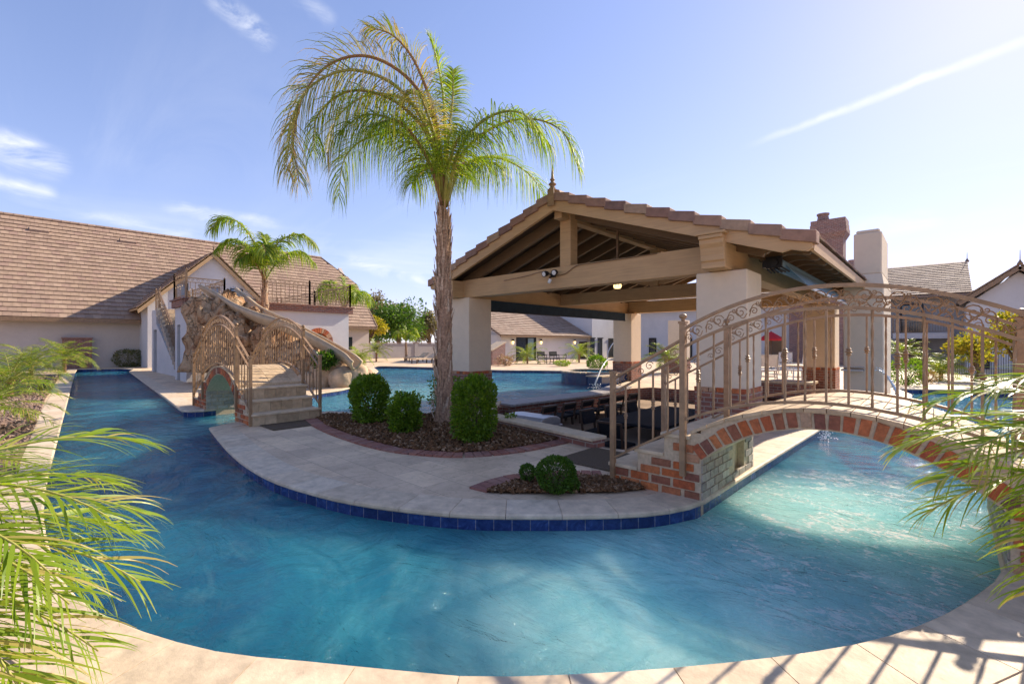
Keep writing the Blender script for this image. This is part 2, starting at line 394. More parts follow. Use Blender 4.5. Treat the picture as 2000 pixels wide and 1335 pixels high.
M['roof_pav'] = island('concrete_rake_tile', [(.25, .14, .105), (.38, .24, .16), (.20, .12, .105), (.42, .29, .19), (.27, .155, .12), (.34, .20, .14)], .75, 8, .25, .5, 60)
M['rooftile_grey'] = island('weathered_roof_tile', [(.33, .235, .175), (.38, .275, .205), (.28, .20, .15), (.40, .30, .23)], .8, 6, .2, .4, 30)
M['mulch_base'] = plain('mulch_ground', (.09, .045, .02), .95, 0, .4, 40, .9, 90, .1)
M['mulch'] = island('bark_chips', [(.12, .055, .022), (.22, .105, .045), (.14, .07, .03), (.38, .24, .14), (.08, .038, .018), (.18, .09, .04)], .9, 40, .3, .3, 90, .2)
M['gravel_base'] = plain('gravel_ground', (.24, .16, .115), .95, 0, .3, 30, .9, 60, .1)
M['gravel'] = island('gravel_stones', [(.30, .20, .15), (.22, .15, .12), (.38, .28, .22), (.26, .17, .13)], .9, 40, .3, .3, 90, .2)
M['earth'] = plain('dry_earth', (.30, .22, .16), .95, 0, .25, 1.5, .5, 8, .1)
M['glass'] = plain('dark_glass', (.02, .028, .034), .08, 0, .2, 2, 0, 1, .8)
M['glass_blue'] = plain('blue_window_glass', (.08, .17, .30), .1, 0, .2, 2, 0, 1, .8)
M['black'] = plain('black_metal', (.015, .015, .017), .45, .2, .2, 10, 0, 1)
M['white'] = plain('white_plastic', (.7, .69, .66), .5, 0, .08, 10, 0, 1)
M['steel'] = plain('brushed_steel', (.42, .42, .43), .35, .8, .1, 20, .05, 90)
M['counter'] = plain('grey_counter_stone', (.30, .27, .255), .5, 0, .25, 14, .1, 50)
M['darkwood'] = plain('dark_brown_wood', (.07, .038, .022), .5, 0, .3, 14, .1, 60)
M['darkfabric'] = plain('black_upholstery', (.014, .014, .017), .8, 0, .3, 20, .3, 150, .2)
M['cushion'] = plain('white_cushion', (.62, .60, .58), .9, 0, .08, 14, .3, 100, .1)
M['red'] = plain('red_canvas', (.45, .03, .035), .8, 0, .15, 8, .2, 90, .1)
M['shade'] = plain('grey_blue_shade_fabric', (.20, .30, .38), .8, 0, .12, 6, .15, 150, .2)
M['shade_dark'] = plain('navy_shade_fabric', (.03, .05, .075), .8, 0, .15, 6, .15, 150, .2)
M['blue_glaze'] = plain('blue_glazed_ceramic', (.012, .035, .12), .2, 0, .2, 8, 0, 1, .7)
M['slide'] = plain('tan_slide_concrete', (.46, .34, .215), .45, 0, .15, 5, .2, 40)
M['trunk'] = island('palm_trunk', [(.54, .34, .21), (.64, .45, .31), (.40, .24, .15), (.70, .54, .39)], .9, 30, .6, 1.0, 45, .1)
M['bark'] = plain('tree_bark', (.14, .10, .07), .9, 0, .3, 20, .8, 40, .1)
M['rachis'] = plain('palm_stalk', (.33, .31, .07), .5, 0, .25, 12, .1, 60)
M['rachis_brown'] = plain('palm_boot_fibre', (.30, .17, .10), .85, 0, .35, 24, .8, 70, .1)
M['palm'] = leafmat('queen_palm_leaf', [(.13, .22, .016), (.18, .27, .018), (.27, .33, .025), (.09, .16, .014), (.38, .37, .04), (.15, .24, .016)], .48)
M['palm_dry'] = leafmat('dry_palm_leaf', [(.15, .22, .02), (.40, .30, .05), (.20, .26, .025), (.45, .28, .13), (.13, .18, .02), (.50, .36, .20)], .4)
M['pygmy'] = leafmat('pygmy_palm_leaf', [(.15, .24, .012), (.21, .29, .015), (.11, .19, .012), (.28, .33, .025), (.15, .23, .013), (.38, .31, .09)], .4, .4)
M['hedge'] = leafmat('hedge_leaf', [(.10, .18, .012), (.15, .25, .016), (.06, .12, .010), (.22, .32, .022), (.11, .19, .013)], .4, .45)
M['boxwood'] = leafmat('boxwood_leaf', [(.05, .11, .012), (.075, .155, .014), (.035, .08, .010), (.10, .19, .018)], .3, .45)
M['olive'] = leafmat('olive_shrub_leaf', [(.14, .15, .06), (.20, .19, .08), (.10, .12, .045), (.24, .21, .10)], .25, .6)
M['tree_green'] = leafmat('dense_tree_leaf', [(.05, .12, .012), (.08, .16, .018), (.12, .20, .02), (.035, .09, .01)], .3)
M['tree_olive'] = leafmat('sparse_tree_leaf', [(.16, .13, .07), (.20, .16, .08), (.12, .12, .05), (.24, .18, .11)], .3)
M['tree_yellow'] = leafmat('yellow_shrub_leaf', [(.35, .27, .02), (.28, .25, .025), (.20, .23, .02), (.40, .30, .03)], .4)
def rockmat():
    m, N, L, P = mat_new('sandstone_rock'); p = pos(N)
    mp = N.new('ShaderNodeMapping'); mp.inputs['Scale'].default_value = (1, 1, .55); L.new(p, mp.inputs[0])
    a = nmap(N, L, 1.8, 8, .62, mp.outputs[0], 1.2); b = nmap(N, L, 9, 8, .7, p, .5)
    c = ramp(N, L, a, [(.3, (.20, .08, .035)), (.45, (.44, .25, .13)), (.56, (.52, .35, .21)), (.72, (.60, .44, .28))])
    c = mixc(N, L, 1.0, c, ramp(N, L, b, [(.3, (.7, .66, .62)), (.7, (1.12,)*3)]), 'MULTIPLY')
    L.new(c, P.inputs['Base Color']); P.inputs['Roughness'].default_value = .85; P.inputs['Specular IOR Level'].default_value = .2
    vo = N.new('ShaderNodeTexVoronoi'); vo.feature = 'DISTANCE_TO_EDGE'; vo.inputs['Scale'].default_value = 2.6
    wv = N.new('ShaderNodeVectorMath'); wv.operation = 'MULTIPLY_ADD'; n_ = N.new('ShaderNodeTexNoise'); n_.inputs['Scale'].default_value = 3; L.new(p, n_.inputs[0]); L.new(n_.outputs['Color'], wv.inputs[0]); wv.inputs[1].default_value = (.5, .5, .5); L.new(p, wv.inputs[2]); L.new(wv.outputs[0], vo.inputs['Vector'])
    cr = ramp(N, L, vo.outputs['Distance'], [(.0, (0, 0, 0)), (.07, (1, 1, 1))])
    L.new(bump(N, L, b, .9, .06, bump(N, L, cr, .9, .07)), P.inputs['Normal']); return m
M['rock'] = rockmat()
M['boulder'] = plain('tan_boulder_stone', (.50, .36, .23), .85, 0, .35, 3.2, .8, 9, .2)
def tilemat():
    m, N, L, P = mat_new('blue_waterline_tile'); 
    s = N.new('ShaderNodeUVMap')
    b = N.new('ShaderNodeTexBrick'); b.offset = 0; L.new(s.outputs[0], b.inputs['Vector'])
    b.inputs['Scale'].default_value = 1; b.inputs['Brick Width'].default_value = .15; b.inputs['Row Height'].default_value = .15; b.inputs['Mortar Size'].default_value = .003
    b.inputs['Color1'].default_value = (.014, .028, .11, 1); b.inputs['Color2'].default_value = (.028, .058, .20, 1); b.inputs['Mortar'].default_value = (.20, .20, .24, 1)
    n = nmap(N, L, 14, 7, .7, pos(N), 1)
    c = mixc(N, L, 1.0, b.outputs[0], ramp(N, L, n, [(.32, (.45, .5, .6)), (.5, (1, 1, 1)), (.7, (1.9, 2.0, 1.7))]), 'MULTIPLY')
    L.new(c, P.inputs['Base Color']); P.inputs['Roughness'].default_value = .18; P.inputs['Specular IOR Level'].default_value = .6
    return m
M['tile'] = tilemat()
def watermat():
    m, N, L, P = mat_new('pool_water'); p = pos(N)
    mp = N.new('ShaderNodeMapping'); mp.inputs['Rotation'].default_value = (0, 0, R(25)); mp.inputs['Scale'].default_value = (.85, 1.25, 1); L.new(p, mp.inputs[0])
    big = nmap(N, L, .42, 5, .6, p, 1.6)
    med = nmap(N, L, 1.5, 7, .62, mp.outputs[0], 2.2)
    c = ramp(N, L, big, [(.34, (.006, .078, .170)), (.54, (.014, .150, .230)), (.74, (.065, .30, .36))])
    foam = ramp(N, L, med, [(.54, (0, 0, 0)), (.8, (.3, .3, .3))])
    c = mixc(N, L, foam, c, (.14, .30, .32))
    # aerated water at the jets; near the bridge also painted lighter against its shadow
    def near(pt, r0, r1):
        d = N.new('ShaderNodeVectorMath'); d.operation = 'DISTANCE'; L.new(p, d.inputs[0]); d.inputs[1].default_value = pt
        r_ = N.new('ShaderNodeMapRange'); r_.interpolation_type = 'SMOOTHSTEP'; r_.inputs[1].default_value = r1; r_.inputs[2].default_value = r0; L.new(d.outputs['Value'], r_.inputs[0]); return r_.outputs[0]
    aer_shadow_lift = near((-.1, 3.7, 0), 1.5, 3.3)
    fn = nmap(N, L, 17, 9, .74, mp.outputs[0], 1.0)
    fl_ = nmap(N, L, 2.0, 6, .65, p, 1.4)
    c = mixc(N, L, aer_shadow_lift, c, ramp(N, L, nmap(N, L, 1.1, 6, .6, p, 1.5), [(.3, (.20, .56, .60)), (.7, (.42, .78, .76))]))
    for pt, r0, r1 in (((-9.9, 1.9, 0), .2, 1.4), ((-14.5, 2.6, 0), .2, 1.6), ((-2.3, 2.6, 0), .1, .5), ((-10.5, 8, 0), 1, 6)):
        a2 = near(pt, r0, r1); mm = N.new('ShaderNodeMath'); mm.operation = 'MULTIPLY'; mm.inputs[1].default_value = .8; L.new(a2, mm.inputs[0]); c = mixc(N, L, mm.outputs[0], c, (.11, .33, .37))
    froth_glint = near((-.1, 4.7, 0), .9, 2.5)
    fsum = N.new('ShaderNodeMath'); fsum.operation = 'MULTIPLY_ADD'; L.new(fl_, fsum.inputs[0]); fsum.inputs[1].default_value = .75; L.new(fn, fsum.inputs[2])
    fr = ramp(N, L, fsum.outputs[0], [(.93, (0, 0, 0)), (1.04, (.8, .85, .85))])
    fm = N.new('ShaderNodeMath'); fm.operation = 'MULTIPLY'; L.new(froth_glint, fm.inputs[0]); L.new(fr, fm.inputs[1])
    c = mixc(N, L, fm.outputs[0], c, (.9, .94, .93))  # white froth that also paints sun glints into the colour
    L.new(c, P.inputs['Base Color'])
    P.subsurface_method = 'BURLEY'; P.inputs['Subsurface Weight'].default_value = 1.0; P.inputs['Subsurface Radius'].default_value = (.5, .9, 1.0); P.inputs['Subsurface Scale'].default_value = 1.6
    P.inputs['Roughness'].default_value = .05; P.inputs['IOR'].default_value = 1.33; P.inputs['Specular IOR Level'].default_value = .5
    amp = N.new('ShaderNodeMath'); amp.operation = 'MULTIPLY_ADD'; amp.inputs[1].default_value = 2.2; amp.inputs[2].default_value = 1.0; L.new(froth_glint, amp.inputs[0])
    def sc(h):
        k = N.new('ShaderNodeMath'); k.operation = 'MULTIPLY'; L.new(h, k.inputs[0]); L.new(amp.outputs[0], k.inputs[1]); return k.outputs[0]
    b1 = bump(N, L, nmap(N, L, 1.3, 4, .5, mp.outputs[0], 1.8), 1.0, .22)
    b2 = bump(N, L, sc(nmap(N, L, 4.5, 5, .6, mp.outputs[0], 1.6)), .9, .055, b1)
    b3 = bump(N, L, sc(nmap(N, L, 21, 5, .65, mp.outputs[0], .8)), .9, .014, b2)
    L.new(b3, P.inputs['Normal']); return m
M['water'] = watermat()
def lampmat():
    m, N, L, P = mat_new('lit_lamp_glass'); P.inputs['Base Color'].default_value = (.8, .6, .25, 1)
    P.inputs['Emission Color'].default_value = (1, .72, .3, 1); P.inputs['Emission Strength'].default_value = .9; return m
M['lamp'] = lampmat()
m, N, L, P = mat_new('splashing_water'); P.inputs['Base Color'].default_value = (.85, .9, .92, 1); P.inputs['Roughness'].default_value = .15; M['splash'] = m

# ------------------------------------------------------------------ plan of the pool
near_edge = catmull([G(*p) for p in [(411, 835), (455, 884), (521, 928), (620, 961), (730, 983), (895, 1001), (1032, 1004), (1170, 1003), (1280, 997), (1362, 982)]], 5)
outer_edge = catmull([Vector((.32, 4.05, 0))]+[G(*p) for p in [(1952, 1140), (1920, 1164), (1856, 1204), (1720, 1254), (1500, 1291), (1225, 1317), (950, 1328), (785, 1316), (565, 1294), (418, 1278), (250, 1231), (145, 1175), (100, 1110), (78, 1030), (80, 960), (96, 897)]], 4)
far_edge = catmull([G(728, 716), G(748, 714.5), G(850, 717), G(962, 722), G(1060, 723), G(1130, 725), Vector((-11.5, 18.6, 0)), Vector((-10.4, 17.4, 0))], 3)
isl_corner = catmull([G(253, 725), G(320, 773), G(350, 796), G(365, 801.5), G(412, 799), G(462, 792), G(545, 780), G(617, 768), G(681, 757), G(722, 739), G(738, 724)], 4)
pool = ([G(145, 727), G(150, 720.5), G(230, 719), G(262, 720.5)] + isl_corner + far_edge +
        [Vector((-8.6, 16.6, 0)), Vector((-8.1, 14.5, 0)), Vector((-7.6, 12.8, 0)), Vector((-7.15, 11, 0)), Vector((-7.2, 9.3, 0)), Vector((-7.4, 7.9, 0))] +
        catmull([G(965, 790), G(900, 799), G(830, 807), G(757, 810), G(690, 806), G(640, 803)], 3) +
        [Vector((-9.15, 3.75, 0)), Vector((-9.2, 2.9, 0))] + near_edge +
        [Vector((-1.5, 5.72, 0)), Vector((-1.42, 8.6, 0)), Vector((-1.35, 12.3, 0)), Vector((-.5, 12.6, 0)), Vector((-.5, 16.5, 0)), Vector((-.9, 18.4, 0)), Vector((.8, 19.3, 0)), Vector((3, 18.6, 0)), Vector((4.2, 15, 0)), Vector((3.2, 10.5, 0)), Vector((1.1, 7.4, 0)), Vector((.35, 5.8, 0))] + outer_edge)
pool2 = []
for p in pool:
    if not pool2 or (pool2[-1]-p).length > .03: pool2.append(Vector((p.x, p.y, 0)))
pool = pool2
PIT = [(-6.95, 7.75), (-6.55, 9.3), (-6.5, 11), (-6.95, 12.6), (-6.6, 13.6), (-2.9, 13.6), (-2.9, 6.2), (-2.62, 5.55), (-3.2, 5.3), (-5.9, 5.72), (-7.0, 7.1)]
PIT = [Vector((x, y, 0)) for x, y in PIT]
WZ = -0.135
# ground reaching the horizon, with deck sheet over it
g = MB(); g.quad((-1500, -1500, -.35), (1500, -1500, -.35), (1500, 1500, -.35), (-1500, 1500, -.35))
tag(g.build('ground', M['earth']), 'dry sandy ground running out to the horizon', 'ground', kind='structure')
frame = [(-75, -30), (40, -30), (40, 75), (-75, 75)]
g = MB(); fill(g, [frame, pool, PIT], 0, lambda x, y: -75 < x < 40 and -30 < y < 75 and not inpoly(x, y, pool) and not inpoly(x, y, PIT))
n = len(g.v)
for (a, b) in zip(frame, frame[1:]+frame[:1]): g.quad((*a, 0), (*b, 0), (*b, -.4), (*a, -.4))
tag(g.build('pool_deck', M['paving']), 'beige travertine paving around the lazy river and pool', 'paving', kind='structure')
g = MB(); xs = [p.x for p in pool]; ys = [p.y for p in pool]
fill(g, [pool], WZ, lambda x, y: inpoly(x, y, pool))
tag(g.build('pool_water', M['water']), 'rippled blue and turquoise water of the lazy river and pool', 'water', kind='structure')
# waterline tile with UVs
g = MB(); u = [0]
for i, p in enumerate(pool):
    q = pool[(i+1) % len(pool)]; g.quad((p.x, p.y, -.34), (q.x, q.y, -.34), (q.x, q.y, -.02), (p.x, p.y, -.02)); u.append(u[-1]+(q-p).length)
o = g.build('waterline_tile', M['tile']); tag(o, 'blue mottled tile band along the water line', 'tile', kind='structure')
uv = o.data.uv_layers.new(name='UVMap')
for i, pl in enumerate(o.data.polygons):
    for k, li in enumerate(pl.loop_indices):
        uv.data[li].uv = (u[i+(1 if k in (1, 2) else 0)], (-.20 if k < 2 else .12))
# coping stones
area = sum(pool[i].x*pool[(i+1) % len(pool)].y-pool[(i+1) % len(pool)].x*pool[i].y for i in range(len(pool)))
sgn = 1 if area > 0 else -1
def normal_at(P, i, n):
    a = P[(i-1) % n]; b = P[(i+1) % n]; d = (b-a).normalized(); return Vector((d.y, -d.x, 0))*sgn
cum = u; total = cum[-1]; step = .46; k = 0
def at_len(s):
    s = s % total
    lo = 0
    import bisect
    i = min(len(pool)-1, bisect.bisect_right(cum, s)-1)
    t = (s-cum[i])/max(1e-6, cum[i+1]-cum[i]); a = pool[i]; b = pool[(i+1) % len(pool)]
    na = normal_at(pool, i, len(pool)); nb = normal_at(pool, (i+1) % len(pool), len(pool))
    return a.lerp(b, t), na.lerp(nb, t).normalized()
g = MB(); s = 0
while s < total-step*.5:
    e = s+step-.005; W = .33
    q = [at_len(s), at_len((s+e)/2), at_len(e)]
    if q[0][0].length < 60:
        for (a, na), (b, nb) in zip(q, q[1:]):
            pass
        n0 = len(g.v)
        for (a, na) in q:
            for (d, z) in ((-.020, -.036), (-.028, -.024), (-.026, -.004), (-.012, .007), (W, .007), (W, -.01)):
                pnt = a+na*d; g.v.append((pnt.x, pnt.y, z))
        for j in range(2):
            for c in range(5):
                a0 = n0+j*6+c; g.f.append((a0, a0+1, a0+7, a0+6) if sgn < 0 else (a0, a0+6, a0+7, a0+1))
        g.f.append((n0, n0+1, n0+2, n0+3, n0+4, n0+5)); g.f.append(tuple(n0+12+c for c in (5, 4, 3, 2, 1, 0)))
    s += step
tag(g.build('pool_coping', M['coping'], normals=True), 'rounded travertine coping stones along the water edge', 'coping', kind='structure')

# ------------------------------------------------------------------ planting beds
def chips(poly, z, n, size, mat, name, label, cat):
    g = MB(); xs = [p[0] for p in poly]; ys = [p[1] for p in poly]; c = 0
    while c < n:
        x = random.uniform(min(xs), max(xs)); y = random.uniform(min(ys), max(ys))
        if not inpoly(x, y, poly): continue
        c += 1; a = random.uniform(0, 6.28); l = size*random.uniform(.5, 1.5); w = l*random.uniform(.3, .7); h = l*.25
        tz = random.uniform(-.35, .35)*l; zz = z+random.uniform(0, size*.5)
        dx, dy = math.cos(a)*l/2, math.sin(a)*l/2; ex, ey = -math.sin(a)*w/2, math.cos(a)*w/2
        g.hexa([(x-dx-ex, y-dy-ey, zz-tz), (x+dx-ex, y+dy-ey, zz+tz), (x+dx+ex, y+dy+ey, zz+tz), (x-dx+ex, y-dy+ey, zz-tz),
                (x-dx*.7-ex*.7, y-dy*.7-ey*.7, zz-tz+h), (x+dx*.7-ex*.7, y+dy*.7-ey*.7, zz+tz+h), (x+dx*.7+ex*.7, y+dy*.7+ey*.7, zz+tz+h), (x-dx*.7+ex*.7, y-dy*.7+ey*.7, zz-tz+h)])
    return tag(g.build(name, mat), label, cat, kind='stuff')
def sheet(poly, z, mat, name, label):
    g = MB(); fill(g, [poly], z, lambda x, y: inpoly(x, y, poly)); return tag(g.build(name, mat), label, 'ground', kind='structure')
bed1_front = catmull([G(*p) for p in [(617, 817), (640, 832), (690, 852), (770, 874), (856, 884), (920, 885), (1010, 876), (1110, 856)]], 5)
bed1 = [p for p in bed1_front]+[Vector((-3.6, 5.3, 0)), Vector((-5.85, 5.6, 0)), Vector((-6.9, 6.7, 0))]+[G(950, 796), G(900, 803), G(830, 811), G(757, 814), G(690, 811), G(640, 810)]
bed2_in = catmull([G(*p) for p in [(950, 962), (985, 948), (1030, 938), (1110, 933), (1195, 934)]], 5)
bed2 = bed2_in+[G(1215, 938), G(1262, 957), G(1200, 963), G(1080, 965), G(1000, 965)]
for i, (b, n) in enumerate(((bed1, 7500), (bed2, 2600))):
    sheet(b, .012, M['mulch_base'], 'mulch_bed', ['mulched bed under the tall palm', 'small mulched bed under the clipped ball shrub'][i])
    chips(b, .016, n, .05 if i == 0 else .035, M['mulch'], 'bark_mulch', ['dark bark mulch around the tall palm and hedges', 'dark bark mulch around the clipped ball shrub'][i], 'mulch')
def edging(line, w, label, side):
    g = MB(); d = 0; step = .105; L_ = [0]
    for a, b in zip(line, line[1:]): L_.append(L_[-1]+(b-a).length)
    def at(s):
        for i in range(len(line)-1):
            if s <= L_[i+1]: 
                t = (s-L_[i])/(L_[i+1]-L_[i]); dd = (line[i+1]-line[i]).normalized(); return line[i].lerp(line[i+1], t), Vector((dd.y, -dd.x, 0))*side
        dd = (line[-1]-line[-2]).normalized(); return line[-1], Vector((dd.y, -dd.x, 0))*side
    s = 0
    while s < L_[-1]-step:
        (a, na), (b, nb) = at(s), at(s+step-.012)
        z = .022+random.uniform(-.003, .003)
        g.hexa([(*a.xy, 0), (*b.xy, 0), (*(b+nb*w).xy, 0), (*(a+na*w).xy, 0), (*a.xy, z), (*b.xy, z), (*(b+nb*w).xy, z), (*(a+na*w).xy, z)]); s += step
    tag(g.build('brick_edging', M['brick_edge'], normals=True), label, 'edging')
edging(bed1_front, .21, 'curved red brick edging in front of the tall palm bed', 1)
edging(bed2_in, -.21, 'curved red brick edging behind the clipped ball shrub', 1)
# left garden strip
lg = [G(60, 745), G(118, 731), G(70, 790), G(52, 850), G(20, 960), CW(-4.6, 2.6), CW(-10, 1), CW(-26, 16), CW(-24, 21)]
lg_poly = [CW(-21.6, 20.5), G(118, 732), G(88, 780), G(62, 850), G(28, 930), CW(-4.4, 3.4), CW(-3.4, 1.6), CW(-3.6, .2), CW(-12, 0), CW(-25, 14)]
sheet(lg_poly, .01, M['gravel_base'], 'gravel_bed', 'reddish gravel garden left of the lazy river')
g1 = [CW(-20, 18.5), G(118, 733), G(88, 780), G(62, 850), G(28, 930), CW(-4.6, 3.2), CW(-8, 3.4), CW(-19, 13)]
chips(g1, .012, 9000, .06, M['gravel'], 'gravel', 'loose reddish gravel beside the left coping', 'gravel')

# ------------------------------------------------------------------ vegetation builders
def leafcard(mb, p, d, w, l, up):
    d = d.normalized(); s = d.cross(up)
    if s.length < .05: s = d.orthogonal()
    s.normalize(); s *= w/2
    mid = p+d*l*.5; tip = p+d*l
    mb.quad(p, mid+s, tip, mid-s)
def leafy(name, label, cat, base, dims, shape, n, leaf, mat, group=None, stem=True, rough=.12, shell=.55, zlift=.04):
    t = thing(name, label, cat, base, group); b = Vector(base); dx, dy, dz = dims
    g = MB(); seed = random.uniform(0, 100)
    for _ in range(n):
        v = Vector((random.gauss(0, 1), random.gauss(0, 1), random.gauss(0, 1))).normalized()
        if shape == 'box':
            e = 4.0; k = (abs(v.x)**e+abs(v.y)**e+abs(v.z)**e)**(-1/e)
        elif shape == 'cyl':
            e = 2.6; hh = math.hypot(v.x, v.y); k = (hh**5+abs(v.z)**5)**(-1/5)
        else: k = 1
        rr = (1-(1-shell)*random.random()**2)*(1+rough*noise.noise(v*2.2+Vector((seed, 0, 0)))*2+rough*.7*noise.noise(v*6+Vector((seed, 0, 0))))
        q = v*k*rr
        p = b+Vector((q.x*dx/2, q.y*dy/2, dz/2*(1+q.z)+zlift))
        d = (v+Vector((random.uniform(-.9, .9), random.uniform(-.9, .9), random.uniform(-.6, 1.0)))).normalized()
        l = leaf*random.uniform(.6, 1.3); leafcard(g, p, d, l*.55, l, Vector((random.uniform(-1, 1), random.uniform(-1, 1), random.uniform(-1, 1))))
    g.build('foliage', mat, t)
    if stem:
        s = MB()
        for k in range(5):
            a = random.uniform(0, 6.28); e = Vector((math.cos(a)*dx*.25, math.sin(a)*dy*.25, dz*.6))
            s.tube([b+Vector((random.uniform(-.03, .03), random.uniform(-.03, .03), 0)), b+e*.5, b+e], [.018, .014, .006], 5)
        s.build('stem', M['bark'], t)
    return t
def tree(name, label, base, h, w, n, leaf, mat, trunk_h=.35, group=None, clumps=14, dens=.45, yellow=None):
    t = thing(name, label, 'tree', base, group); b = Vector(base); g = MB(); s = MB()
    s.tube([b, b+Vector((.05*h, 0, h*trunk_h*.5)), b+Vector((0, .03*h, h*trunk_h)), b+Vector((0, 0, h*.75))], [.05*h*.8, .035*h, .03*h, .01*h], 7)
    cl = []
    for k in range(clumps):
        v = Vector((random.gauss(0, 1), random.gauss(0, 1), random.gauss(0, .8))).normalized()*random.uniform(.35, .85)
        c = b+Vector((v.x*w/2, v.y*w/2, h*(trunk_h+(1-trunk_h)*(.5+.5*v.z)))); r = w*random.uniform(.13, .25)
        cl.append((c, r)); s.tube([b+Vector((0, 0, h*trunk_h*random.uniform(.7, 1.2))), (b+c)/2+Vector((0, 0, h*.25)), c], [.018*h, .012*h, .004*h], 5)
    for i in range(n):
        c, r = random.choice(cl)
        v = Vector((random.gauss(0, 1), random.gauss(0, 1), random.gauss(0, .8))).normalized()*(r*(random.random()**dens))
        d = (v.normalized()+Vector((random.uniform(-1, 1), random.uniform(-1, 1), random.uniform(-.8, .8)))).normalized()
        l = leaf*random.uniform(.5, 1.4); leafcard(g, c+v, d, l*.5, l, Vector((random.uniform(-1, 1), random.uniform(-1, 1), .2)))
    g.build('crown', mat, t); s.build('trunk', M['bark'], t); return t

def leaflets(mb, path, L0, n, width, grav, fwd=.5, vang=.25, jitter=.2, seg=4, start=.12, both=True):
    m = len(path); 
    for i in range(n):
        u_ = start+(1-start)*(i+random.random()*.6)/n; x = u_*(m-1); k = min(m-2, int(x)); p = path[k].lerp(path[k+1], x-k)
        tan = (path[min(k+2, m-1)]-path[max(k-1, 0)]).normalized()
        side = tan.cross(Vector((0, 0, 1)))
        if side.length < .2: side = Vector((cs, sn, 0)) if random.random() < .5 else Vector((-sn, cs, 0))
        side.normalize(); upv = side.cross(tan).normalized()
        env = math.sin(math.pi*min(1, max(0, (.16+.84*u_))))**.5*.65+.35 if u_ < .85 else .35+.65*(1-u_)/.15*.6+.05
        l = L0*env*random.uniform(.8, 1.12)
        for sg in (1, -1):
            if not both and sg < 0: continue
            d = (side*sg+tan*(fwd+.9*u_*u_+random.uniform(-.1, .1))+upv*(vang+random.uniform(-jitter, jitter))).normalized()
            q = Vector(p); dd = Vector(d); w = width*random.uniform(.75, 1.15); pts = [(q.copy(), w*.6)]
            gr = grav*random.uniform(.6, 1.35)
            for j in range(seg):
                dd = (dd+Vector((random.uniform(-.05, .05), random.uniform(-.05, .05), -gr*(j+1)/seg))).normalized()
                q = q+dd*(l/seg); pts.append((q.copy(), w*(1-((j+1)/seg)**1.6)+.0012))
            b = len(mb.v); wd = dd.cross(d)
            wdir = tan if abs(tan.dot(d)) < .9 else upv
            wdir = (wdir-d*wdir.dot(d)).normalized()
            wdir = (wdir+upv*random.uniform(-.8, .8)).normalized()
            for (c, ww) in pts: mb.v.append(tuple(c-wdir*ww/2)); mb.v.append(tuple(c+wdir*ww/2))
            for j in range(seg): mb.f.append((b+2*j, b+2*j+1, b+2*j+3, b+2*j+2))
def auto_frond(c, az, el, length, bend, seg=12):
    p = Vector(c); out = [p.copy()]; e = el
    for i in range(seg):
        t = i/seg; e = el-bend*(t**1.3)
        d = Vector((math.cos(az)*math.cos(e), math.sin(az)*math.cos(e), math.sin(e))); p = p+d*length/seg; out.append(p.copy())
    return out
def pygmy_palm(label, base, th, n, L, leaf, group, width=.012, els=(.1, 1.3), num=26, az0=None, azr=math.pi, name='pygmy_palm', mat='pygmy', grav=.35, bend=(.8, 1.5), trunk=True, seg=4):
    t = thing(name, label, 'palm', base, group); b = Vector(base); g = MB(); s = MB()
    if trunk:
        k = MB(); pr = []; nn = 10
        for i in range(nn+1): pr += [(.055+.02*(i % 2)+.02*(i > nn-2), th*i/nn)]
        k.lathe(b, pr, 9); k.build('trunk', M['rachis_brown'], t)
    c = b+Vector((0, 0, th))
    for i in range(n):
        az = (az0 + random.uniform(-azr, azr)) if az0 is not None else 2*math.pi*(i*.382)+random.uniform(-.2, .2)
        el = els[0]+(els[1]-els[0])*((i+.5)/n); path = auto_frond(c, az, el, L*random.uniform(.8, 1.1), random.uniform(*bend))
        s.tube(path, [.007*(1-.8*j/(len(path)-1)) * (L+.3) for j in range(len(path))], 5)
        leaflets(g, path, leaf, num, width, grav, .55, .25, .25, seg)
    s.build('frond_stalk', M['rachis'], t); g.build('fronds', M[mat], t); return t
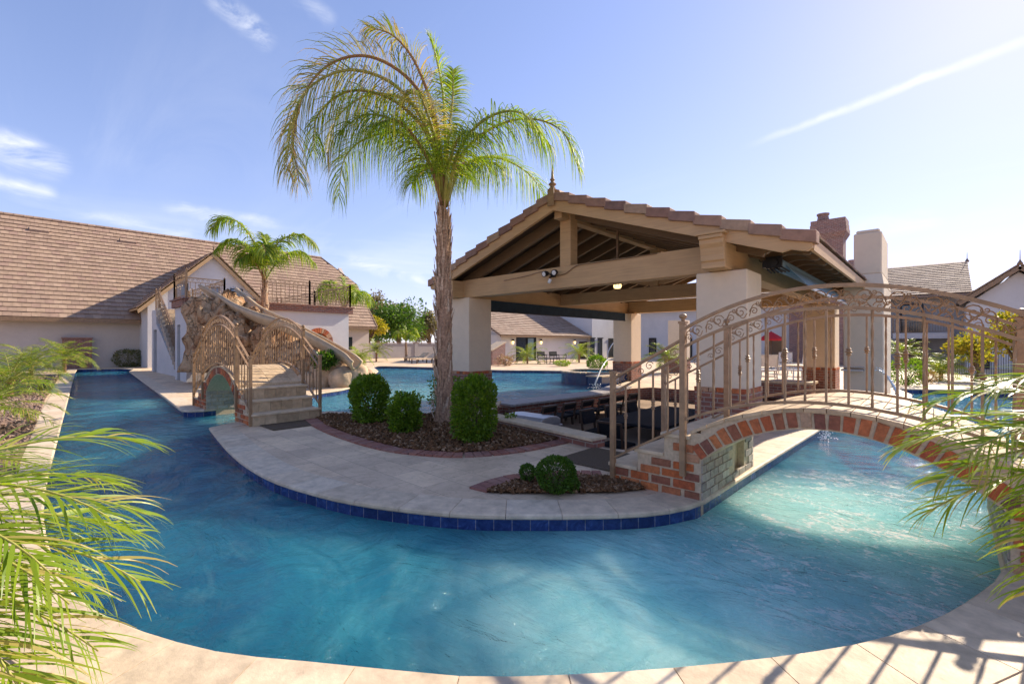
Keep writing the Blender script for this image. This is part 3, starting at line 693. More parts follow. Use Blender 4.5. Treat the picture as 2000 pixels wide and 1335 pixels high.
def queen_palm(label, base, cpx, top_z, fronds, width, L, num, trunk_r, f0, leafscale=1, group='queen palms', lean=(0, 0)):
    """fronds: list of control point lists, metres (right, up, towards camera) from crown base"""
    t = thing('queen_palm', label, 'palm', base, group); b = Vector(base)
    c = b+Vector((lean[0]*cs, lean[0]*sn, top_z))
    rgt = Vector((cs, sn, 0)); tow = Vector((sn, -cs, 0))
    # trunk with leaf scars and hanging boots
    g = MB(); path = [b+Vector((0, 0, -.02))]; nn = 46; rad = []
    path = []
    for i in range(nn+1):
        u_ = i/nn; p = b.lerp(c, u_)+rgt*(.05*math.sin(u_*3+1)*trunk_r*3)
        r = trunk_r*(1.0-.25*u_+.35*max(0, 1-u_*9)**1.5)*(1+.035*((i % 3) == 0)+random.uniform(-.02, .02))
        if u_ > .86: r *= 1-.45*(u_-.86)/.14
        path.append(p); rad.append(r)
    g.tube(path, rad, 18)
    o = g.build('trunk', M['trunk'], t, smooth=True)
    bt = MB()
    for i in range(int(260*leafscale)):
        u_ = random.uniform(.02, .99); a = random.uniform(0, 6.28); p = b.lerp(c, u_); r = trunk_r*(1.0-.25*u_+.3*max(0, 1-u_*9))*(1 if u_ < .86 else 1-.4*(u_-.86)/.14)
        d = Vector((math.cos(a), math.sin(a), 0)); l = trunk_r*random.uniform(.8, 2.6); w = trunk_r*random.uniform(.15, .45)
        s_ = d.cross(Vector((0, 0, 1)))*w/2; q = p+d*r*.98
        tip = q+Vector((0, 0, l))+d*random.uniform(.02, .5)*trunk_r+s_*random.uniform(-1, 1)
        nb = len(bt.v); th = d*trunk_r*.07
        for v_ in (q-s_, q+s_, tip+s_*.4, tip-s_*.4, q-s_+th, q+s_+th, tip+s_*.4+th*.6, tip-s_*.4+th*.6): bt.v.append(tuple(v_))
        bt.f += [(nb+4, nb+5, nb+6, nb+7), (nb, nb+1, nb+5, nb+4), (nb+1, nb+2, nb+6, nb+5), (nb+3, nb, nb+4, nb+7), (nb+2, nb+3, nb+7, nb+6)]
    bt.build('trunk_boots', M['trunk'], t)
    for k, fr in enumerate(fronds):
        pts = [c+rgt*x+Vector((0, 0, z))+tow*y for (x, z, y) in fr['p']]
        path = catmull(pts, 6); m = len(path)
        s = MB(); s.tube(path, [trunk_r*(.24*(1-j/(m-1))**.8+.02) for j in range(m)], 6)
        st = s.build('frond', M['rachis'] if k % 3 else M['rachis_brown'], t, smooth=True)
        l = MB(); leaflets(l, path, L*fr.get('l', 1), int(num*fr.get('n', 1)), width, fr.get('g', .75), .35, fr.get('v', .1), .35, 5, fr.get('s', .22))
        l.build('leaflets', M[fr.get('m', 'palm')], st)
    return t

# ------------------------------------------------------------------ bridges
def scroll(mb, c, u, v, size, r, flip=1, turns=1.35):
    pts = []; n = 16
    for i in range(n+1):
        t = i/n; a = t*turns*2*math.pi; rr = size*(1-t*.86)
        pts.append(Vector(c)+u*(rr*math.cos(a)*flip)+v*(rr*math.sin(a)))
    mb.tube(pts, r, 4)
def baluster(mb, p, q, kind, r=.0075):
    p, q = Vector(p), Vector(q); n = 14; d = q-p
    if kind == 0: mb.beam(p, q, r*2, r*2, (0, 1, 0)); return
    if kind == 1:     # twisted bar
        path = [p+d*(i/26) for i in range(27)]; mb.tube(path, r*1.25, 4, True, .32); return
    mb.beam(p, q, r*2, r*2, (0, 1, 0))
    for t in ((.55,) if kind == 2 else (.48, .56)):
        c = p+d*t; mb.lathe(c, [(r*.9, -.032), (r*2.6, -.02), (r*1.6, -.012), (r*3.3, 0), (r*1.6, .012), (r*2.6, .02), (r*.9, .032)], 8)
def post(name, x, y, z0, z1, w, parent, ball=True, mat='rail'):
    g = MB(); g.box(x-w/2, y-w/2, z0, x+w/2, y+w/2, z1); g.box(x-w*.66, y-w*.66, z1-.003, x+w*.66, y+w*.66, z1+.018)
    o = g.build(name, M[mat], parent)
    if ball:
        b = MB(); b.lathe((x, y, z1+.018), [(.012, 0), (.02, .012), (.012, .018), (.03, .03), (.036, .045), (.03, .06), (.008, .072)], 12); b.build('finial', M[mat], o, smooth=True)
    return o
def bridge(label, cx, y0, y1, railys, K=1.0, zk=1.0, grey_gap=False, deck_over=0):
    t = thing('brick_bridge', label, 'bridge', (cx, (y0+y1)/2, 0), 'arched brick bridges')
    ze = lambda s: (.905-.285*(s/K)**2)*zk
    zi = lambda s: (.745-.455*(abs(s)/K)**2.1)*zk
    S = .93*K
    steps = [(1.02, 1.27, .565), (1.27, 1.54, .375), (1.54, 1.83, .19)]
    def top(s):
        a = abs(s)/K
        if a <= 1.02: return ze(s)
        for a0, a1, z in steps:
            if a <= a1: return z*zk
        return 0
    # solid core (mortar): arch slab strips + piers
    g = MB(); n = 40
    for i in range(n):
        s0 = -S+2*S*i/n; s1 = -S+2*S*(i+1)/n
        g.hexa([(cx+s0, y0, zi(s0)), (cx+s1, y0, zi(s1)), (cx+s1, y1, zi(s1)), (cx+s0, y1, zi(s0)), (cx+s0, y0, ze(s0)-.03), (cx+s1, y0, ze(s1)-.03), (cx+s1, y1, ze(s1)-.03), (cx+s0, y1, ze(s0)-.03)])
    g.build('arch', M['mortar'], t)
    g = MB()
    for sg in (-1, 1):
        def bx(a, b, ya, yb, za, zb): g.box(cx+sg*a*K, ya, za, cx+sg*b*K, yb, zb)
        if grey_gap and sg < 0:
            bx(.93, 1.0, y0, y0+.92, -.3, .5*zk); bx(.93, 1.0, y0+1.24, y1, -.3, .5*zk); bx(.93, 1.0, y0+.92, y0+1.24, -.3, .05)
            bx(1.0, 1.02, y0, y1, -.3, .6*zk)
        else: bx(.93, 1.02, y0, y1, -.3, .6*zk)
        for a0, a1, z in steps: bx(a0, a1, y0, y1, -.02, z*zk-.035)
        if grey_gap: bx(.93, .9995, y0+.001, y1-.001, .501*zk, .598*zk) if sg < 0 else None
        g.build('pier', M['mortar'], t); g = MB()
    # brick facing on both sides
    for face, yy, out in (('front', y0, -1), ('back', y1, 1)):
        g = MB(); e = .012
        ya, yb = (yy-e, yy+.02) if out < 0 else (yy-.02, yy+e)
        nb = int(2*S*1.18/.088)      # soldier ring
        arc = [(-S+2*S*i/400) for i in range(401)]; ln = [0]
        for a, b in zip(arc, arc[1:]): ln.append(ln[-1]+math.hypot(b-a, zi(b)-zi(a)))
        import bisect
        for k in range(nb):
            q = []
            for L_ in (ln[-1]*(k+.12)/nb, ln[-1]*(k+.88)/nb):
                i = min(399, bisect.bisect_left(ln, L_)); s_ = arc[i]; d = Vector((.005, zi(s_+.0025)-zi(s_-.0025))).normalized(); q.append((s_, zi(s_), -d.y, d.x))
            hgt = .135*zk+random.uniform(-.012, .006); b0 = .012
            P_ = [(q[0][0]+q[0][2]*b0, q[0][1]+q[0][3]*b0), (q[1][0]+q[1][2]*b0, q[1][1]+q[1][3]*b0), (q[1][0]+q[1][2]*hgt, q[1][1]+q[1][3]*hgt), (q[0][0]+q[0][2]*hgt, q[0][1]+q[0][3]*hgt)]
            j = lambda: random.uniform(-.005, .005)
            P_ = [(a+j(), b+j()) for a, b in P_]
            g.hexa([(cx+P_[0][0], ya, P_[0][1]), (cx+P_[1][0], ya, P_[1][1]), (cx+P_[1][0], yb, P_[1][1]), (cx+P_[0][0], yb, P_[0][1]),
                    (cx+P_[3][0], ya, P_[3][1]), (cx+P_[2][0], ya, P_[2][1]), (cx+P_[2][0], yb, P_[2][1]), (cx+P_[3][0], yb, P_[3][1])])
        row = 0; z = -.005
        while z < .9*zk:
            x = -1.83*K+(.0 if row % 2 else -.11)
            while x < 1.83*K:
                L_ = .2+random.uniform(-.02, .015); a, b = max(x, -1.825*K), min(x+L_, 1.825*K)
                if b-a > .05:
                    zt = z+.068+random.uniform(-.004, .004); ok = True
                    tops = min(top(a+.005), top(b-.005), top((a+b)/2)); 
                    if tops-.038*1 < zt-.01: ok = False
                    # clear of opening and ring
                    for s_ in (a, (a+b)/2, b):
                        if abs(s_) < S+.0 and z < zi(s_)+.17*zk*math.sqrt(1+(.95*s_/K)**2): ok = False
                        if abs(s_) < S+.0 and z < .2: ok = False
                    if not ok and tops-.04 > z+.02:       # shorten bricks beside the opening
                        if a < -S < b: b = -S-.006; ok = tops-.048 >= zt-.01 or True
                        elif a < S < b: a = S+.006; ok = True
                        if ok and not (b-a > .04 and min(top(a+.002), top(b-.002))-.03 >= zt): ok = False
                    if ok:
                        jj = random.uniform(-.003, .005)
                        g.box(cx+a+.006, ya-jj if out < 0 else ya, z, cx+b-.006, yb if out < 0 else yb+jj, zt)
                x += .215
            z += .084; row += 1
        g.build('brick_facing', M['brick'], t, bevel=.004)
    # grey brick on the water-side pier faces
    for sg in (-1, 1):
        g = MB(); row = 0; z = .0
        while z < .36*zk:
            y = y0-(.1 if row % 2 else 0)
            while y < y1:
                a, b = max(y, y0+.003), min(y+.2, y1-.003)
                if b-a > .04 and not (grey_gap and sg < 0 and b > y0+.92 and a < y0+1.24 and z > .04):
                    g.box(cx+sg*(S-.012), a+.005, z, cx+sg*(S+.02), b-.005, z+.07)
                y += .21
            z += .08; row += 1
        g.build('pier_facing', M['brick_grey'], t, bevel=.003)
    # walkway: deck stones and step treads
    g = MB(); n = 14; A = 1.02*K
    for i in range(n):
        s0 = -A+2*A*i/n+.003; s1 = -A+2*A*(i+1)/n-.003
        for (ya, yb) in ((y0-.015, y0+.16), (y0+.166, (y0+y1)/2-.003), ((y0+y1)/2+.003, y1-.166), (y1-.16, y1+.015)):
            g.hexa([(cx+s0, ya, ze(s0)-.03), (cx+s1, ya, ze(s1)-.03), (cx+s1, yb, ze(s1)-.03), (cx+s0, yb, ze(s0)-.03), (cx+s0, ya, ze(s0)), (cx+s1, ya, ze(s1)), (cx+s1, yb, ze(s1)), (cx+s0, yb, ze(s0))])
    g.build('deck', M['plank'], t)
    for sg in (-1, 1):
        for a0, a1, z in steps:
            g = MB(); zz = z*zk; g.box(cx+sg*(a0*K+.002), y0-.02, zz-.035, cx+sg*(a1*K+.03), y1+.02, zz); s_ = g.build('step', M['cap'], t, bevel=.006)
            g = MB(); w = (y1-y0)/6
            for k in range(6): g.box(cx+sg*(a1*K-.01), y0+k*w+.004+.012*(k == 0), max(.003, zz-.19*zk+.003), cx+sg*(a1*K+.008), y0+(k+1)*w-.004-.012*(k == 5), zz-.038)
            g.build('riser', M['plank'], s_)
    # railings
    for yy in railys:
        rl = MB(); A = 1.08*K; B = 1.8*K; n = 36
        zb = lambda s: (.965-.215*(s/K)**2)*zk
        zt = lambda s: (1.84-.26*(s/K)**2)*zk
        zm = lambda s: zt(s)-.165*zk
        def rail(fn, w, h, a, b, n):
            for i in range(n):
                s0 = a+(b-a)*i/n; s1 = a+(b-a)*(i+1)/n
                rl.hexa([(cx+s0, yy-w/2, fn(s0)-h), (cx+s1, yy-w/2, fn(s1)-h), (cx+s1, yy+w/2, fn(s1)-h), (cx+s0, yy+w/2, fn(s0)-h), (cx+s0, yy-w/2, fn(s0)), (cx+s1, yy-w/2, fn(s1)), (cx+s1, yy+w/2, fn(s1)), (cx+s0, yy+w/2, fn(s0))])
        rail(zt, .045, .026, -A, A, n); rail(zm, .034, .024, -A, A, n); rail(zb, .034, .024, -A, A, n)
        def lin(za, zb_): return lambda s: (za+(zb_-za)*(abs(s)/K-1.08)/.72)*zk
        lt, lm, lb = lin(1.45, 1.05), lin(1.30, .91), lin(.66, .25)
        for a, b in ((-B, -A), (A, B)):
            rail(lt, .04, .024, a, b, 1); rail(lm, .032, .022, a, b, 1); rail(lb, .032, .022, a, b, 1)
        ro = rl.build('railing', M['rail'], t)
        for s_ in (-A, A): post('post', cx+s_, yy, (.2 if abs(yy-y0) < .1 or abs(yy-y1) < .05 else .5)*zk, 1.58*zk, .05, ro)
        for s_ in (-B, B): post('post', cx+s_, yy, 0, 1.10*zk, .046, ro, ball=False)
        k = 0; nbal = int(2*A/.128)
        for i in range(1, nbal):
            s_ = -A+2*A*i/nbal; g = MB(); baluster(g, (cx+s_, yy, zb(s_)-.004), (cx+s_, yy, zm(s_)-.02), [1, 3, 1, 0, 2][i % 5]); g.build('baluster', M['rail'], ro)
        for a, b in ((-B, -A), (A, B)):
            for i in range(1, 5):
                s_ = a+(b-a)*i/5; g = MB(); baluster(g, (cx+s_, yy, lb(s_)-.004), (cx+s_, yy, lm(s_)-.018), [0, 2, 0, 3][i % 4]); g.build('baluster', M['rail'], ro)
        # scrollwork between the upper rails
        g = MB(); ns = 12
        for i in range(ns):
            s_ = -A+2*A*(i+.5)/ns; sl = -2*.26*zk*s_/(K*K); uu = Vector((1, 0, sl)).normalized(); vv = Vector((-sl, 0, 1)).normalized(); mid = Vector((cx+s_, yy, zm(s_)+.07*zk))
            fl = 1 if i < ns/2 else -1
            w = 2*A/ns
            scroll(g, mid+uu*(w*.22*fl)+vv*.004, uu, vv, .052, .0042, fl)
            scroll(g, mid-uu*(w*.26*fl)-vv*.018, uu, vv, .034, .004, -fl)
            scroll(g, mid-uu*(w*.02*fl)+vv*.034, uu, -vv, .026, .0036, fl, 1.1)
            cv = [mid-uu*(w*.5*fl)-vv*.05, mid-uu*(w*.25*fl)+vv*.03, mid+uu*(w*.02*fl)+vv*.02, mid+uu*(w*.22*fl)-vv*.05, mid+uu*(w*.48*fl)-vv*.02]
            g.tube(catmull(cv, 4), .004, 4); g.build('scroll', M['rail'], ro); g = MB()
        for a, b in ((-B, -A), (A, B)):
            for i in range(3):
                s_ = a+(b-a)*(i+.5)/3; sl = (lt(b-.01*(1 if b > a else -1))-lt(a+.01))/(b-a); uu = Vector((1, 0, sl)).normalized(); vv = Vector((-uu.z, 0, uu.x)); mid = Vector((cx+s_, yy, lm(s_)+.06*zk))
                scroll(g, mid+uu*.04, uu, vv, .045, .004, 1); scroll(g, mid-uu*.06-vv*.01, uu, vv, .034, .004, -1); g.build('scroll', M['rail'], ro); g = MB()
    return t
bridge('nearer arched brick bridge with scrolled bronze railings over the turquoise channel', -.6, 4.1, 5.65, (4.075, 5.25), 1.0, 1.0, True)
bridge('farther arched brick bridge with stone steps leading to the water slide', -10.3, 2.62, 3.75, (2.595, 3.775), 1.04, 1.06)

# door mats
for (lab, x0, y0, x1, y1) in (('brown door mat at the foot of the farther bridge', -8.38, 2.72, -7.75, 3.62), ('brown door mat at the foot of the nearer bridge', -3.35, 4.35, -2.5, 5.2)):
    g = MB(); g.box(x0, y0, .004, x1, y1, .016); o = g.build('door_mat', plain('coir_mat', (.13, .095, .065), .95, 0, .3, 60, .8, 120, .1), bevel=.004); tag(o, lab, 'mat', 'brown door mats')

# ------------------------------------------------------------------ roof tiles
def tiles(mb, o, u, v, ulen, vlen, tw, th, clip=None, thick=.03, lift=.035, stag=.5):
    o, u, v = Vector(o), Vector(u).normalized(), Vector(v).normalized(); n = u.cross(v).normalized()
    if n.z < 0: n = -n
    rows = int(vlen/th+.5); cols = int(ulen/tw+1.5)
    for r_ in range(rows):
        for c in range(cols):
            a = c*tw+(stag*tw if r_ % 2 else 0)-tw*.5; b = a+tw-.008; a = max(a, 0); b = min(b, ulen)
            if b-a < .04: continue
            v0 = r_*th; v1 = min(v0+th*1.06, vlen+.02)
            if clip and not clip((a+b)/2, (v0+v1)/2): continue
            j = random.uniform(-.006, .006); l0 = lift+j
            P = lambda uu, vv, nn: o+u*uu+v*vv+n*nn
            mb.hexa([P(a, v0, l0), P(b, v0, l0), P(b, v1, 0), P(a, v1, 0), P(a, v0, l0+thick), P(b, v0, l0+thick), P(b, v1, thick), P(a, v1, thick)])

# ------------------------------------------------------------------ pavilion
RX, RZ, SL, HALF = -5.4, 4.32, .35, 4.25     # ridge x, ridge z, slope, half span
RY0, RY1 = 6.95, 16.3
HS = {1: 4.25, -1: 3.88}
rz = lambda x: RZ-SL*abs(x-RX)
pv = thing('pavilion', 'open poolside pavilion with timber gable roof on stucco and brick columns', 'pavilion', (RX, 11.5, 0))
COLX = ((-8.94, -8.19), (-2.79, -2.04)); COLY = ((7.27, 8.02), (15.2, 15.95))
for (xa, xb) in COLX:
    for (ya, yb) in COLY:
        g = MB(); g.cbox(xa, ya, .70, xb, yb, 2.5, .012); c = g.build('column', M['stucco'], pv)
        g = MB(); g.box(xa-.012, ya-.012, -.8, xb+.012, yb+.012, .655); g.build('brick_base', M['brick_wall'], c)
        g = MB(); w = .105; nn = 7
        for k in range(nn):      # row of upright bricks capping the base
            for (x0, y0, x1, y1) in ((xa-.02+k*w*1.075, ya-.02, xa-.02+k*w*1.075+.1, ya+.02), (xa-.02+k*w*1.075, yb-.02, xa-.02+k*w*1.075+.1, yb+.02), (xb-.02, ya+.022+k*w, xb+.02, ya+.022+k*w+.092)):
                g.box(x0, y0, .655, x1, y1, .72)
        g.build('brick_cap', M['brick'], c)
def beampart(name, x0, y0, z0, x1, y1, z1, mat='wood'):
    g = MB(); g.box(x0, y0, z0, x1, y1, z1); return g.build(name, M[mat], pv, bevel=.008)
beampart('beam', -8.95, 7.32, 2.503, -2.60, 7.60, 2.93)          # front tie beam
for k, (a, b) in enumerate(((-8.72, -8.42), (-2.56, -2.26))): beampart('beam', a, 6.98 if k else 6.96, 2.507, b, 16.0, 2.90)
beampart('beam', -8.41, 11.2, 2.55, -2.57, 11.45, 2.88); beampart('beam', -8.41, 15.4, 2.51, -2.57, 15.68, 2.92)
beampart('king_post', RX-.13, 7.34, 2.932, RX+.13, 7.58, 4.02)
beampart('king_post', RX-.11, 11.22, 2.882, RX+.11, 11.43, 4.0)
beampart('ridge_beam', RX-.09, 7.1, 3.83, RX+.09, 16.1, 4.05)
# truss struts of the inner frame
for sg in (-1, 1):
    g = MB(); g.beam((RX+sg*.1, 11.32, 3.0), (RX+sg*2.3, 11.32, 3.42), .1, .16); g.build('strut', M['wood'], pv)
# stepped corbels on the ends of the side beams
for xc in (-8.80, -2.41):
    g = MB()
    prof = [(6.98, 2.98), (6.80, 2.98), (6.80, 2.93), (6.84, 2.93), (6.84, 2.86), (6.88, 2.80), (6.90, 2.70), (6.90, 2.62), (6.93, 2.60), (6.93, 2.51), (6.98, 2.51)]
    g.prism([(xc-.17, y, z) for y, z in prof], (.34, 0, 0)); g.box(xc-.21, 6.78, 2.985, xc+.21, 7.1, 3.02); g.build('corbel', M['wood'], pv, bevel=.004, normals=True)
# roof boards
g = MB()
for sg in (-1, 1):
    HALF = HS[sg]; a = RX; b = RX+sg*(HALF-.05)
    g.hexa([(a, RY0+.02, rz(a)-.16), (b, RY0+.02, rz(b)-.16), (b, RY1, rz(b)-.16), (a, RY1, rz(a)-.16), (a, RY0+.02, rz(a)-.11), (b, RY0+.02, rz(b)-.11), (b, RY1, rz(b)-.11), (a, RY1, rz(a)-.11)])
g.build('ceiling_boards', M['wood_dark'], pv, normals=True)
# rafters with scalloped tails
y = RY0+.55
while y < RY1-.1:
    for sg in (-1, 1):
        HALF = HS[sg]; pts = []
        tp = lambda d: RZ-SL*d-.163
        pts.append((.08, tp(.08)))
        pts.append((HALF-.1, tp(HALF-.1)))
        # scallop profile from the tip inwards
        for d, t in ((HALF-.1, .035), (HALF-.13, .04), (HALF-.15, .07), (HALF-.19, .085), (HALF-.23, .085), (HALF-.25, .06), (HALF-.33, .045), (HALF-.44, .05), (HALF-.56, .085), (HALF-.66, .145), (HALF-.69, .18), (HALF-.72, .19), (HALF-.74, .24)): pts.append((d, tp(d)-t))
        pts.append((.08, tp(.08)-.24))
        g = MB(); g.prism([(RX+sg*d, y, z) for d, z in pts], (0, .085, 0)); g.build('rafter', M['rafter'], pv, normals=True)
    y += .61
# rake boards, rake tiles, fascia, roof covering
for sg in (-1, 1):
    HALF = HS[sg]; g = MB(); d1 = HALF-.02
    prof = [(0, -.115), (d1, -.115), (d1, -.2), (d1-.06, -.26), (d1-.25, -.28), (d1-.35, -.34), (0, -.36)]
    g.prism([(RX+sg*d, RY0-.01, RZ-SL*d+t) for d, t in prof], (0, .07, 0)); g.build('rake_board', M['wood'], pv, normals=True)
    g = MB(); nT = 11; L_ = HALF/nT; rt = MB()
    for k in range(nT):
        d0 = k*L_; d1_ = d0+L_*1.08
        x0, x1 = RX+sg*d0, RX+sg*min(d1_, HALF+.03)
        za, zb_ = RZ-SL*d0-.03, RZ-SL*d1_+.03
        j = random.uniform(-.006, .006)
        rt.hexa([(x0, RY0-.06+j, za-.15), (x1, RY0-.06+j, zb_-.165), (x1, RY0+.16, zb_-.165), (x0, RY0+.16, za-.15), (x0, RY0-.06+j, za), (x1, RY0-.06+j, zb_), (x1, RY0+.16, zb_), (x0, RY0+.16, za)])
    rt.build('rake_tiles', M['roof_pav'], pv, bevel=.012, normals=True)
    g = MB(); slv = Vector((-sg, 0, SL)); ln = math.hypot(HALF, HALF*SL)
    tiles(g, (RX+sg*HALF, RY0+.16, RZ-SL*HALF-.05), (0, 1, 0), slv, RY1-RY0-.16, ln, .33, .36, None, .025, .03)
    g.build('roof_tiles', M['roof_pav'], pv)
    xe = RX+sg*(HALF-.035)
    g = MB(); g.box(xe-.02, RY0+.07, rz(xe)-.235, xe+.02, RY1, rz(xe)-.07); g.build('fascia', M['wood'], pv)
g = MB()
for k in range(24): g.tube([(RX, RY0+.1+k*.39, RZ-.03), (RX, RY0+.1+k*.39+.41, RZ-.01)], [.10, .085], 8)
g.build('ridge_tiles', M['roof_pav'], pv)
g = MB(); g.box(RX-.075, RY0-.08, 4.03, RX+.075, RY0-.0605, 4.36); g.lathe((RX, RY0-.02, 4.34), [(.06, 0), (.07, .03), (.045, .05), (.05, .08), (.08, .11), (.05, .14), (.03, .17), (.05, .2), (.03, .23), (.022, .3), (.008, .5), (.002, .56)], 12); g.build('finial', M['rail'], pv, smooth=False)

# floodlight, ceiling lamps, cable
t = thing('flood_light', 'twin headed black flood light with white lenses on the front tie beam', 'lamp', (-5.55, 7.3, 2.75))
fx, fy, fz = PYp(1081, 537, 7.3)
g = MB(); g.box(fx-.05, 7.27, fz-.04, fx+.05, 7.318, fz+.04); g.tube([(fx, 7.27, fz-.03), (fx, 7.18, fz-.06)], .02, 8); g.build('bracket', M['black'], t)
for sx in (-.12, .12):
    g = MB(); d = Vector((sx*1.2, -1, -.25)).normalized(); c = Vector((fx+sx, 7.2, fz+.03)); g.tube([c-d*.07, c-d*.02, c+d*.05, c+d*.055], [.03, .055, .06, .062], 12); h = g.build('lamp_head', M['black'], t)
    g = MB(); g.tube([c+d*.05, c+d*.06], [.05, .045], 12); g.build('lens', M['white'], h)
    g = MB(); g.tube([(fx, 7.25, fz), c-d*.03], .012, 6); g.build('arm', M['black'], h)
g = MB(); g.tube([(fx, 7.2, fz-.1), (fx-.02, 7.17, fz-.17)], [.035, .03], 8); g.build('motion_sensor', M['white'], t)
g = MB(); g.tube(catmull([(fx-.05, 7.3, fz), (fx-.3, 7.305, fz+.1), (fx-.7, 7.305, fz+.06), (fx-1.4, 7.305, fz+.02)], 4), .009, 5); g.tube(catmull([(fx+.05, 7.3, fz-.02), (fx+.3, 7.305, fz+.0), (fx+.55, 7.305, fz+.12), (fx+.9, 7.305, fz+.13), (fx+2.2, 7.305, fz+.14)], 4), .009, 5)
tag(g.build('power_cable', M['rail_dark']), 'thin brown cable running along the front tie beam', 'cable')
def bulkhead(p, label):
    t = thing('ceiling_lamp', label, 'lamp', p); g = MB(); g.lathe(Vector(p), [(.10, .03), (.11, .06), (.10, .08)], 14); g.build('lamp_base', M['rail_dark'], t)
    g = MB(); g.lathe(Vector(p), [(.03, -.075), (.07, -.06), (.085, -.02), (.085, .03)], 14); g.build('lamp_glass', M['lamp'], t, smooth=True)
    g = MB()
    for k in range(4): a = k*math.pi/4; g.tube([(p[0]+.09*math.cos(a+j*math.pi/6*0)*math.cos(j*math.pi/6), p[1]+.09*math.sin(a)*math.cos(j*math.pi/6), p[2]+.02-.1*math.sin(j*math.pi/6)) for j in range(7)], .005, 4)
    g.build('lamp_guard', M['rail_dark'], t)
lp = D(1206, 557, 9.6); bulkhead((lp.x, lp.y, lp.z), 'small lit yellow bulkhead lamp hanging under the pavilion roof')
g = MB(); g.box(lp.x-.02, lp.y-.02, lp.z+.08, lp.x+.02, lp.y+.02, rz(lp.x)-.17); g.build('hanger', M['rail_dark'], bpy.data.objects['ceiling_lamp'])

# roller shades
t = thing('roller_shade', 'pale blue roller shade on a motor drum under the right eave', 'shade', (-1.9, 8, 2.4))
g = MB(); g.tube([(-1.86, 8.1, 2.66), (-1.86, 12.7, 2.66)], .10, 14); g.build('drum', M['shade'], t, smooth=False)
g = MB(); g.quad((-1.785, 8.3, 2.68), (-1.785, 12.7, 2.68), (-1.45, 12.7, 2.28), (-1.45, 8.3, 2.28)); o = g.build('fabric', M['shade'], t); sm = o.modifiers.new('thick', 'SOLIDIFY'); sm.thickness = .006
g = MB(); g.beam((-1.45, 8.28, 2.27), (-1.45, 12.72, 2.27), .03, .04); g.build('bottom_bar', M['white'], t)
g = MB(); g.box(-1.98, 8.02, 2.58, -1.76, 8.1, 2.76); g.tube([(-1.86, 7.97, 2.66), (-1.86, 8.1, 2.66)], .06, 12); g.box(-2.03, 8.03, 2.6, -1.98, 8.09, 2.72)
for k in range(6): g.tube([(-1.95+.04*k, 8.0, 2.56+.02*(k % 2)), (-1.93+.05*k, 8.15, 2.52)], .014, 6)
g.build('motor', M['black'], t)
t = thing('roller_shade', 'dark navy roller shade along the left side of the pavilion', 'shade', (-8.35, 12, 2.2))
g = MB(); g.box(-8.40, 8.1, 2.24, -8.385, 15.1, 2.50); g.build('fabric', M['shade_dark'], t)
g = MB(); g.beam((-8.392, 8.08, 2.23), (-8.392, 15.12, 2.23), .03, .03); g.build('bottom_bar', M['black'], t)

# ------------------------------------------------------------------ sunken kitchen under the pavilion
g = MB(); fill(g, [PIT], -.75, lambda x, y: inpoly(x, y, PIT)); tag(g.build('sunken_floor', M['paving']), 'sunken stone floor under the pavilion', 'floor', kind='structure')
g = MB()
for a, b in zip(PIT, PIT[1:]+PIT[:1]): g.quad((a.x, a.y, -.76), (b.x, b.y, -.76), (b.x, b.y, -.003), (a.x, a.y, -.003))
tag(g.build('sunken_wall', M['brick_wall']), 'brick retaining wall round the sunken kitchen floor', 'wall', kind='structure')
t = thing('planter_wall', 'low brick wall with pale stone cap between palm bed and sunken kitchen', 'wall', (-4.6, 5.5, 0))
a, b = Vector((-6.0, 5.66, 0)), Vector((-3.3, 5.25, 0)); c0 = Vector((-7.05, 7.0, 0))
g = MB(); g.beam(a+Vector((0, 0, .05)), b+Vector((0, 0, .05)), .22, .11); g.beam(c0+Vector((0, 0, .05)), a+Vector((0, 0, .05)), .2, .1); g.build('brickwork', M['brick_wall'], t)
g = MB(); g.beam(a+Vector((0, 0, .125)), b+Vector((0, 0, .125)), .31, .045); g.beam(c0+Vector((0, 0, .127)), a+Vector((.03, 0, .127)), .3, .045); g.build('stone_cap', M['cap'], t, bevel=.008)
# swim-up bar counter
cpts = catmull([(-7.0, 7.2, 0), (-6.98, 7.8, 0), (-6.8, 9.3, 0), (-6.78, 11, 0), (-7.2, 12.7, 0)], 5)
g = MB()
for p, q in zip(cpts, cpts[1:]):
    n0 = Vector(((q-p).y, -(q-p).x, 0)).normalized()
    ext = .02
    for w0, w1, z0, z1 in ((-.34, .34, .03, .075),):
        g.hexa([p+n0*w0+Vector((0, 0, z0)), p+n0*w1+Vector((0, 0, z0)), q+n0*w1+Vector((0, 0, z0)), q+n0*w0+Vector((0, 0, z0)), p+n0*w0+Vector((0, 0, z1)), p+n0*w1+Vector((0, 0, z1)), q+n0*w1+Vector((0, 0, z1)), q+n0*w0+Vector((0, 0, z1))])
t = thing('bar_counter', 'curved grey swim-up bar counter between pool and bar stools', 'counter', (-7, 9.5, 0)); g.build('counter_top', M['counter'], t)
g = MB()
for p, q in zip(cpts, cpts[1:]):
    n0 = Vector(((q-p).y, -(q-p).x, 0)).normalized()
    g.hexa([p-n0*.25+Vector((0, 0, -.74)), p+n0*.18+Vector((0, 0, -.74)), q+n0*.18+Vector((0, 0, -.74)), q-n0*.25+Vector((0, 0, -.74)), p-n0*.25+Vector((0, 0, .03)), p+n0*.18+Vector((0, 0, .03)), q+n0*.18+Vector((0, 0, .03)), q-n0*.25+Vector((0, 0, .03))])
g.build('counter_base', M['brick_wall'], t)
